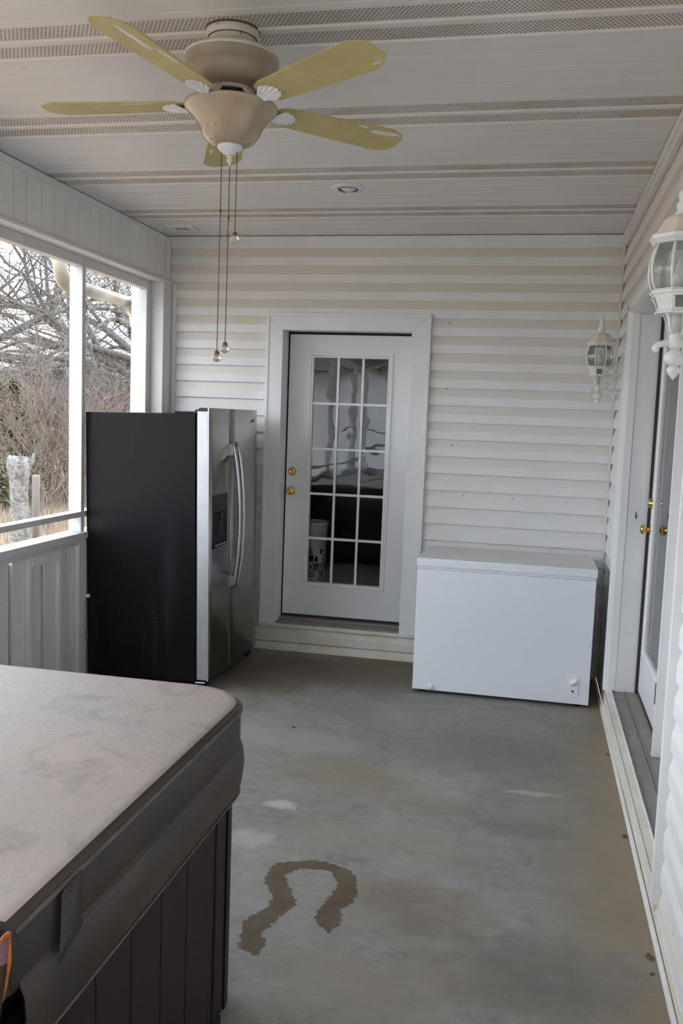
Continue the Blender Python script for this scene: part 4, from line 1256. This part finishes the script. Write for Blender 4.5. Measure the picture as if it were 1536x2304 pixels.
# ------------------------------------------------------------------ wall lanterns
def lantern(label):
    """axis at x=0,y=0 of the lamp body; wall is at x=+.15; z measured from the lower tip"""
    t = thing('wall_lantern', label, 'wall lamp', (0, 0, 0), 'white wall lanterns beside the french doors')
    O = 8; a0 = PI / 8
    def part(name, b, m, p=t, bv=0):
        return b.build(name, M[m], p, bv)
    # lower finial, ball, collar
    part('drop_finial', MB().lathe([(.001, 0), (.006, .006), (.015, .018), (.018, .026), (.014, .034), (.009, .037)], 16), 'lantern')
    part('twisted_ball', MB().lathe([(.010, .036), (.022, .044), (.0265, .056), (.024, .068), (.014, .076), (.012, .080)], 24, rib=lambda i, j: .05 * math.sin(i * PI / 1.5 + j * 1.2)), 'lantern')
    part('stem', MB().lathe([(.011, .078), (.013, .083), (.019, .087), (.019, .106), (.015, .110), (.018, .114), (.012, .120), (.010, .130)], 20), 'lantern')
    # cage straps
    for k in range(4):
        a = PI / 4 + k * PI / 2
        pts = [(.012, .118), (.020, .122), (.026, .134), (.031, .150), (.040, .168), (.052, .176)]
        part('cage_strap', MB().tube([(r * math.cos(a), r * math.sin(a), z) for r, z in pts], [.005, .0055, .006, .006, .006, .005], 6, flat=.5), 'lantern')
    part('candle_tube', MB().lathe([(.011, .126), (.0115, .176)], 14), 'curtain')
    part('cup_floor', MB().lathe([(.03, .170), (.060, .170), (.062, .174), (.056, .180), (.03, .180)], O, a0=a0, smooth=False), 'lantern')
    # slanted cup with a window in every other face
    cup = MB()
    r0, r1, z0, z1 = .053, .070, .178, .222
    for k in range(O):
        aa, ab = a0 + 2 * PI * k / O, a0 + 2 * PI * (k + 1) / O
        q = lambda a, u: ((r0 + (r1 - r0) * u) * math.cos(a), (r0 + (r1 - r0) * u) * math.sin(a), z0 + (z1 - z0) * u)
        if k % 2 == 0:
            cup.add([q(aa, 0), q(ab, 0), q(ab, 1), q(aa, 1)], [(0, 1, 2, 3)])
        else:
            def qq(s, u):
                A, Bv = Vector(q(aa, u)), Vector(q(ab, u))
                return tuple(A.lerp(Bv, s))
            s0, s1, u0, u1 = .16, .84, .14, .80
            for (sa_, sb_, ua, ub) in ((0, 1, 0, u0), (0, 1, u1, 1), (0, s0, u0, u1), (s1, 1, u0, u1)):
                cup.add([qq(sa_, ua), qq(sb_, ua), qq(sb_, ub), qq(sa_, ub)], [(0, 1, 2, 3)])
    c_ = cup.build('cup', M['lantern'], t)
    sd = c_.modifiers.new('thick', 'SOLIDIFY'); sd.thickness = .003
    part('bulb_socket', MB().lathe([(.018, .178), (.020, .195), (.016, .225), (.013, .240)], 16), 'curtain')
    part('cup_rim', MB().lathe([(.064, .218), (.075, .220), (.077, .226), (.072, .232), (.064, .230)], O, a0=a0, smooth=False), 'lantern')
    # bellied glass and ribs
    gp = [(.066, .228), (.076, .250), (.081, .278), (.080, .306), (.073, .332), (.066, .348)]
    for k in range(O):
        aa, ab = a0 + 2 * PI * k / O, a0 + 2 * PI * (k + 1) / O
        g = MB()
        for j in range(len(gp) - 1):
            (ra, za), (rb, zb) = gp[j], gp[j + 1]
            g.add([(ra * .985 * math.cos(aa), ra * .985 * math.sin(aa), za), (ra * .985 * math.cos(ab), ra * .985 * math.sin(ab), za), (rb * .985 * math.cos(ab), rb * .985 * math.sin(ab), zb), (rb * .985 * math.cos(aa), rb * .985 * math.sin(aa), zb)], [(0, 1, 2, 3)], 0, True)
        part('glass_pane', g, 'lglass')
        part('rib', MB().tube([(r * math.cos(aa), r * math.sin(aa), z) for r, z in gp], .0042, 6), 'lantern')
    part('flame_bulb', MB().lathe([(.010, .238), (.017, .255), (.018, .272), (.012, .295), (.004, .318), (.001, .322)], 16), 'bulb')
    # roof: rim, sloping roof, stacked finial
    part('roof_rim', MB().lathe([(.062, .346), (.074, .348), (.084, .360), (.086, .368), (.078, .374), (.06, .376)], O, a0=a0, smooth=False), 'lantern')
    part('roof', MB().lathe([(.077, .372), (.068, .386), (.058, .406), (.045, .418), (.026, .424)], O, a0=a0, smooth=False), 'lanternroof')
    part('finial', MB().lathe([(.024, .422), (.024, .430), (.019, .436), (.022, .446), (.0225, .452), (.015, .462), (.0185, .470), (.018, .482), (.010, .490), (.0115, .500), (.0105, .512), (.007, .520), (.0085, .528), (.004, .537), (.001, .538)], 20), 'lantern')
    # arm with a curled end, scrolled bracket on the wall plate
    arm = MB().tube([(.135, 0, .094), (.06, 0, .094), (.0, 0, .094), (-.030, 0, .095), (-.044, 0, .090), (-.050, 0, .080), (-.046, 0, .072)], [.008, .008, .009, .009, .009, .010, .007], 8)
    part('arm', arm, 'lantern')
    def scroll(cx, cz, r, turns, start, th=.0055, sgn=1):
        pts = []; rd = []
        n = int(18 * turns)
        for i in range(n + 1):
            u = i / n
            a = start + sgn * u * turns * 2 * PI
            rr = r * (1 - .72 * u)
            pts.append((cx + rr * math.cos(a), 0, cz + rr * math.sin(a)))
            rd.append(th * (1.05 - .3 * u))
        return MB().tube(pts, rd, 7)
    br = MB()
    for (cx, cz, r, tn, st, sg) in ((.100, .225, .033, 1.35, -.3, 1), (.098, .150, .038, 1.5, 2.2, -1), (.045, .118, .020, 1.2, 0.2, 1), (.108, .056, .022, 1.3, .9, 1), (.085, .060, .014, 1.1, 2.4, -1), (.070, .084, .012, .9, .3, -1)):
        q = scroll(cx, cz, r, tn, st, sgn=sg)
        br.add(q.v, q.f, 0, True)
    for pts in ([(.030, 0, .104), (.050, 0, .135), (.060, 0, .170), (.085, 0, .190), (.130, 0, .180)], [(.132, 0, .030), (.130, 0, .10), (.131, 0, .20), (.132, 0, .268), (.126, 0, .285)], [(.040, 0, .088), (.065, 0, .076), (.10, 0, .080), (.132, 0, .085)]):
        br.tube(pts, .006, 7)
    part('scroll_bracket', br, 'lantern')
    B(.134, .146, -.030, .030, .020, .30).build('back_plate', M['lantern'], t, .005)
    return t

l0 = lantern('small-looking white lantern on the house wall in the far corner')
def clone(root, loc, label):
    r = root.copy(); COL.objects.link(r); r.location = loc; r['label'] = label
    for c in list(root.children):
        k = c.copy(); COL.objects.link(k); k.parent = r
        for g in c.children:
            q = g.copy(); COL.objects.link(q); q.parent = k
    return r
ln2 = clone(l0, (-.150, -3.65, 1.826), 'white lantern cut by the right picture edge, near side of french doors')
l0.location = (-.150, -.60, 1.820)
# mounting boards under the lanterns
for yy, lab in ((-.62, 'far'), (-3.66, 'near')):
    mb = MB().box(-.016, .004, yy - .07, yy + .06, 1.755, 2.185).build('mounting_board', M['trim'], wr, .004)
    B(-.019, -.0155, yy - .045, yy + .04, 1.78, 2.16).build('mounting_face', M['vinyl'], mb, .002)

# ------------------------------------------------------------------ small debris on the slab
def leaf(x, y, s, rz, lab):
    b = MB()
    n = 7
    vs = []
    for i in range(n):
        u = i / (n - 1)
        w = math.sin(PI * u) ** .8 * .32
        vs += [(u - .5, -w, .10 * abs(math.sin(u * 5)) + .12 * u), (u - .5, 0, .02 + .06 * u), (u - .5, w, .12 * math.sin(u * 4) ** 2 + .08)]
    for i in range(n - 1):
        a = 3 * i
        b.add([vs[a], vs[a + 1], vs[a + 4], vs[a + 3]], [(0, 1, 2, 3)], 0, True)
        b.add([vs[a + 1], vs[a + 2], vs[a + 5], vs[a + 4]], [(0, 1, 2, 3)], 0, True)
    c, s_ = math.cos(rz), math.sin(rz)
    zmin = min(p[2] for p in b.v)
    b.v = [(x + s * (p[0] * c - p[1] * s_), y + s * (p[0] * s_ + p[1] * c), .0015 + s * (p[2] - zmin)) for p in b.v]
    o = b.build('dead_leaf', M['leaf'])
    sd = o.modifiers.new('thick', 'SOLIDIFY'); sd.thickness = .0006
    tag(o, lab, 'leaf', 'dead leaves on the porch slab')
leaf(-1.695, -1.556, .022, .6, 'single dry leaf lying on the concrete between fridge and freezer')
leaf(-.035, -2.41, .03, 1.2, 'dry leaf against the base strip, middle of the french doors')
leaf(-.040, -3.29, .036, 1.9, 'dry leaf against the base strip at the lower right, upper one')
leaf(-.040, -3.38, .018, .3, 'dry leaf against the base strip at the lower right, lower one')
leaf(-.03, -1.45, .03, .3, 'tiny dry leaf at the base strip near the freezer')

# ------------------------------------------------------------------ outside: downspout, ground, stump, post, trees
dsx = -3.55
dp = thing('downspout', 'cream metal downspout with two ribbed elbows outside the screen', 'downspout', (dsx, .40, -.3))
def ribtube(name, pts, w=.052, d=.036, step=.012, amp=.0075, m='downspout'):
    # resample
    P_ = [Vector(p) for p in pts]; out = []
    for i in range(len(P_) - 1):
        n = max(2, int((P_[i + 1] - P_[i]).length / step))
        for k in range(n):
            out.append(P_[i].lerp(P_[i + 1], k / n))
    out.append(P_[-1])
    return MB().tube(out, [w + (amp if k % 2 else 0) for k in range(len(out))], 10, flat=.7).build(name, M[m], dp)
def arc(p0, c, p1, n=10):
    p0, c, p1 = Vector(p0), Vector(c), Vector(p1)
    return [(p0 * (1 - t) ** 2 + c * 2 * t * (1 - t) + p1 * t * t) for t in [i / n for i in range(n + 1)]]
ribtube('elbow', [(dsx, -.765, 2.95), (dsx, -.765, 2.68)] + arc((dsx, -.765, 2.62), (dsx, -.765, 2.50), (dsx, -.60, 2.497)), .058, step=.016)
MB().tube([(dsx, -.60, 2.497), (dsx, .20, 2.497)], .056, 10, flat=.75).build('straight_run', M['downspout'], dp)
ribtube('elbow', arc((dsx, .20, 2.497), (dsx, .408, 2.497), (dsx, .412, 2.33)), .058, step=.016)
MB().tube([(dsx, .412, 2.36), (dsx, .412, -.28)], .060, 10, flat=.75).build('vertical_run', M['downspout'], dp)

GZ = -.45
gv = []; gf = []
gn = 60
def gh(x, y):
    d = math.hypot(x + 3, y)
    return GZ + .10 * math.sin(x * .21 + 1) * math.cos(y * .17) * min(1, d / 12) + (max(0, d - 22) * .045)
for j in range(gn + 1):
    for i in range(gn + 1):
        x = -90 + 120 * i / gn; y = -60 + 150 * j / gn
        zz = gh(x, y)
        if -4.2 < x < 4 and -12 < y < 6:
            zz = GZ
        gv.append((x, y, zz))
for j in range(gn):
    for i in range(gn):
        a = j * (gn + 1) + i
        gf.append((a, a + 1, a + gn + 2, a + gn + 1))
gr = MB().add(gv, gf, 0, True).build('ground', M['ground'])
struct(gr, 'yard of dry grass and leaf litter')

def dir_at(px, py):
    return (right * ((px - 768) / 2030.0) + down * ((py - 1152) / 2030.0) + fwd).normalized()
def at(px, py, dist):
    """place a thing of the yard along a bearing at a given ground distance (its own distance and size)"""
    d = dir_at(px, py)
    k = dist / math.hypot(d.x, d.y)
    return CAM + d * k

# dry grass tufts: uncountable, one object
gb = MB()
for i in range(3800):
    px = R.uniform(-40, 215); dist = R.uniform(11.5, 30)
    p = at(px, 1000, dist)
    g0 = gh(p.x, p.y)
    for k in range(3):
        a = R.uniform(0, 2 * PI); h = R.uniform(.06, .26); r = R.uniform(.03, .1)
        dx, dy = math.cos(a), math.sin(a)
        bx, by = p.x + R.uniform(-.1, .1), p.y + R.uniform(-.1, .1)
        gb.add([(bx - dy * .008, by + dx * .008, g0 - .02), (bx + dy * .008, by - dx * .008, g0 - .02), (bx + dx * r, by + dy * r, g0 + h)], [(0, 1, 2)])
g_ = gb.build('dry_grass', M['grass'], weld=False)
g_['kind'] = 'stuff'; g_['label'] = 'tufts of dry tan grass in the yard'; g_['category'] = 'grass'

# broken tree stump and fence post
sp_ = at(45, 1205, 13.6); sz = gh(sp_.x, sp_.y)
st = thing('tree_stump', 'lichen-grey broken tree stump standing in the yard', 'stump', (sp_.x, sp_.y, sz))
b = MB(); n_ = 18; vs = []; fs = []
lv = [(-.1, .19), (.08, .15), (.3, .135), (.6, .122), (.9, .120), (1.12, .13), (1.27, .165), (1.36, .17), (1.43, .15)]
for j, (h, r) in enumerate(lv):
    for i in range(n_):
        a = 2 * PI * i / n_
        rr = r * (1 + .12 * math.sin(3 * a + j * .6) + R.uniform(-.06, .06))
        hh = h + (R.uniform(-.09, .05) if j == len(lv) - 1 else 0)
        vs.append((sp_.x + rr * math.cos(a), sp_.y + rr * math.sin(a), sz + hh))
for j in range(len(lv) - 1):
    for i in range(n_):
        q = (i + 1) % n_
        fs.append((j * n_ + i, j * n_ + q, (j + 1) * n_ + q, (j + 1) * n_ + i))
fs.append(tuple((len(lv) - 1) * n_ + i for i in range(n_)))
b.add(vs, fs, 0, True).build('trunk', M['stump'], st)
MB().tube([(sp_.x + .06, sp_.y, sz + 1.26), (sp_.x + .16, sp_.y + .04, sz + 1.37), (sp_.x + .2, sp_.y + .05, sz + 1.50)], [.05, .035, .012], 7).build('broken_spur', M['stump'], st)
MB().tube([(sp_.x - .05, sp_.y, sz + 1.24), (sp_.x - .17, sp_.y, sz + 1.28), (sp_.x - .19, sp_.y, sz + 1.16)], [.05, .05, .02], 7).build('broken_spur', M['stump'], st)
pp_ = at(81, 1200, 14.4); pz_ = gh(pp_.x, pp_.y)
fp_ = MB().lathe([(.055, -.1), (.055, 1.10), (.05, 1.125), (.01, 1.13)], 10, (pp_.x, pp_.y, pz_)).build('fence_post', M['fencepost'])
tag(fp_, 'weathered wooden fence post beside the stump', 'post')
pq = at(146, 1180, 12.9)
fq = MB().lathe([(.05, -.1), (.05, .30), (.04, .33), (.01, .335)], 10, (pq.x, pq.y, gh(pq.x, pq.y))).build('yard_stake', M['trim'])
tag(fq, 'short white stake in the grass next to the screen post', 'stake')

def grow(b, p, d, length, rad, depth, rr, spread=.6, droop=0.0, min_r=.004, kids=(2, 4), wig=.25, maxd=5, taper=.6):
    n = max(2, 4 if depth < 2 else 3)
    pts = [p]; rads = [rad]
    q = p.copy(); dd = d.normalized()
    starts = []
    for i in range(n):
        dd = (dd + Vector((rr.uniform(-wig, wig), rr.uniform(-wig, wig), rr.uniform(-wig, wig) - droop))).normalized()
        q = q + dd * (length / n)
        pts.append(q); r_ = rad * (1 - (1 - taper) * (i + 1) / n)
        rads.append(r_)
        starts.append((q.copy(), dd.copy(), r_))
    b.tube(pts, rads, 6 if depth == 0 else (5 if depth == 1 else 3), caps=False)
    if depth >= maxd:
        return
    for (sp, sd_, sr) in starts:
        last = sp == starts[-1][0]
        for k in range(rr.randint(*kids) if last else rr.randint(0, max(1, kids[1] - 2))):
            ax = Vector((rr.uniform(-1, 1), rr.uniform(-1, 1), rr.uniform(-1, 1)))
            ax = (ax - sd_ * ax.dot(sd_))
            if ax.length < .05:
                continue
            nd_ = (sd_ + ax.normalized() * rr.uniform(.35, 1.0) * spread).normalized()
            grow(b, sp, nd_, length * rr.uniform(.55, .82), max(min_r, sr * rr.uniform(.45, .75)), depth + 1, rr, spread, droop * .8, min_r, kids, wig * 1.1, maxd, taper)

def tree(name, px, dist, label, cat, mat, H, rad, seed, stems=1, sp=.35, first=None, group=None, **kw):
    rr = random.Random(seed)
    p = at(px, 1000, dist); z = gh(p.x, p.y) - .05
    t = thing(name, label, cat, (p.x, p.y, z), group)
    base = Vector((p.x, p.y, z))
    b = MB(); tb = MB()
    if stems == 1:
        tr = [base, base + Vector((.1, .05, H * .25)), base + Vector((-.05, .1, H * .42))]
        tb.tube(tr, [rad * 1.25, rad, rad * .85], 9)
        tb.build('trunk', M[mat], t)
        top = tr[-1]
        for k in range(kw.pop('limbs', 6)):
            a = rr.uniform(0, 2 * PI) if first is None else first[k % len(first)][0]
            el = rr.uniform(.1, .9) if first is None else first[k % len(first)][1]
            d = Vector((math.cos(a) * math.cos(el), math.sin(a) * math.cos(el), math.sin(el)))
            grow(b, top - Vector((0, 0, rr.uniform(0, H * .12))), d, H * rr.uniform(.30, .42), rad * rr.uniform(.4, .6), 0, rr, **kw)
    else:
        for k in range(stems):
            a = rr.uniform(0, 2 * PI)
            s0 = base + Vector((rr.uniform(-sp, sp), rr.uniform(-sp, sp), 0))
            d = Vector((math.cos(a) * rr.uniform(.05, .5), math.sin(a) * rr.uniform(.05, .5), 1))
            grow(b, s0, d, H * rr.uniform(.35, .5), rad * rr.uniform(.6, 1.1), 0, rr, **kw)
    b.build('branches' if stems == 1 else 'stems', M[mat], t, weld=False)
    return t

# the oak: its limbs sweep left across the sky
LFT = math.atan2(-right.y, -right.x)
oak_dirs = [(LFT, .18), (LFT + .25, .35), (LFT - .3, .10), (LFT + .1, .55), (LFT + .6, .25), (LFT - .7, .3), (LFT + PI, .5), (LFT + 1.6, .6), (LFT - .15, .0), (LFT + .4, .05)]
tree('oak_tree', 345, 22, 'large bare grey oak with limbs sweeping across the sky', 'tree', 'bark', 8.4, .22, 11, first=oak_dirs, limbs=10, spread=.8, droop=.01, min_r=.007, kids=(2, 3), wig=.34, maxd=5, taper=.6)
tree('bare_tree', -150, 24, 'bare tree reaching in from the left picture edge', 'tree', 'bark', 8.0, .16, 5, first=[(LFT + PI, .25), (LFT + PI + .3, .5), (LFT + PI - .3, .1), (LFT + PI, .8), (LFT + 2.4, .4)], limbs=6, spread=.8, droop=.0, min_r=.007, kids=(2, 3), wig=.3, maxd=5)
brush = [(112, 21, 2.5, 'twig2', 21), (146, 16.0, 2.7, 'twig', 22), (215, 20.5, 2.7, 'twig2', 23), (265, 19.5, 2.4, 'twig', 24), (66, 25, 2.7, 'twig2', 25), (14, 27, 2.6, 'twig', 26), (182, 25.5, 3.5, 'twig2', 27), (240, 26.5, 3.5, 'twig', 28), (110, 31, 3.4, 'twig', 29), (40, 35, 3.6, 'twig2', 30), (160, 36, 3.9, 'twig2', 31), (290, 29, 3.6, 'twig', 32)]
where = ['right behind the fence post', 'close beside the screen post', 'above the refrigerator top, left half', 'next to the downspout, nearest', 'behind the stump', 'at the far left behind the cedar', 'rising tall behind the screen post', 'tall behind the refrigerator', 'farther back behind the fence post', 'in the far background at left', 'in the far background behind the post', 'in the far background behind the downspout']
for (px, dist, H, mt, sd_), w_ in zip(brush, where):
    tree('bare_shrub', px, dist, 'bare brown many-stemmed shrub ' + w_, 'shrub', mt, H, .020, sd_, stems=11, sp=.6, group='bare shrubs in the yard', spread=.55, droop=-.01, min_r=.0045, kids=(2, 3), wig=.24, maxd=4)
# low cedar with drooping needles on the left
cp = at(8, 1000, 19.8); cz0 = gh(cp.x, cp.y)
cd_ = thing('cedar_bush', 'olive green cedar bush behind the stump at the left edge', 'bush', (cp.x, cp.y, cz0))
MB().tube([(cp.x, cp.y, cz0 - .1), (cp.x, cp.y, cz0 + 2.2)], [.08, .03], 7).build('stem', M['bark'], cd_)
b = MB(); rr = random.Random(3)
for i in range(6500):
    h = rr.uniform(.15, 2.55); r = .80 * (1 - (h / 2.65) ** 1.8) * math.sqrt(rr.uniform(.15, 1)) + .05
    a = rr.uniform(0, 2 * PI)
    x, y, z = cp.x + r * math.cos(a), cp.y + r * math.sin(a), cz0 + h + .12 * math.sin(3 * a)
    l = rr.uniform(.10, .24); aa = a + rr.uniform(-.8, .8); e = rr.uniform(-.6, .5)
    d = Vector((math.cos(aa) * math.cos(e), math.sin(aa) * math.cos(e), math.sin(e))) * l
    s_ = Vector((-math.sin(aa), math.cos(aa), rr.uniform(-.4, .4))) * .045
    c = Vector((x, y, z))
    b.add([c - s_, c + s_, c + d], [(0, 1, 2)])
b.build('foliage', M['cedar'], cd_, weld=False)
# far woods: rows of thin bare trees, one object each for the larger ones
rr = random.Random(9)
fw = [(-25, 44, 'leftmost of those behind the cedar'), (45, 48, 'above the broken stump'), (105, 43, 'above the fence post'), (165, 49, 'behind the screen post'), (235, 44, 'left of the downspout'), (305, 48, 'behind the downspout')]
for i, (px, dist, w_) in enumerate(fw):
    tree('woodland_tree', px, dist, 'thin bare woodland tree in the distance, ' + w_, 'tree', 'twig', 4.2 + rr.uniform(-.8, 1.0), .07, 60 + i, limbs=7, group='far woodland trees', spread=.6, droop=-.03, min_r=.012, kids=(2, 3), wig=.25, maxd=3)

# ------------------------------------------------------------------ white outbuilding across the yard behind the photographer (seen in reflections)
ob = thing('outbuilding', 'plain white outbuilding with grey roof, seen only as a reflection', 'building', (-6.0, -18, GZ))
B(-16, -1, -22, -16, GZ, 3.0).build('walls', M['trim'], ob)
MB().prism([(-16 + .5, 2.9), (-19, 5.4), (-22.5, 2.9)], -16.4, -.6, lambda u, v, w: (w, u, v)).build('roof', M['shingle'], ob)
for x in (-13, -9.2, -5.4):
    B(x, x + 2.6, -16, -15.97, GZ + .05, 1.9).build('garage_door', M['doorpaint'], ob, .01)
for x in (-15.4, -2.4):
    B(x, x + 1.0, -16, -15.96, .8, 2.0).build('window', M['black'], ob, .01)
for x in (-13, -9.2, -5.4):
    for z in (.25, .85, 1.4):
        B(x + .1, x + 2.5, -15.975, -15.955, z - .02, z + .02).build('door_rib', M['shingle'], ob)
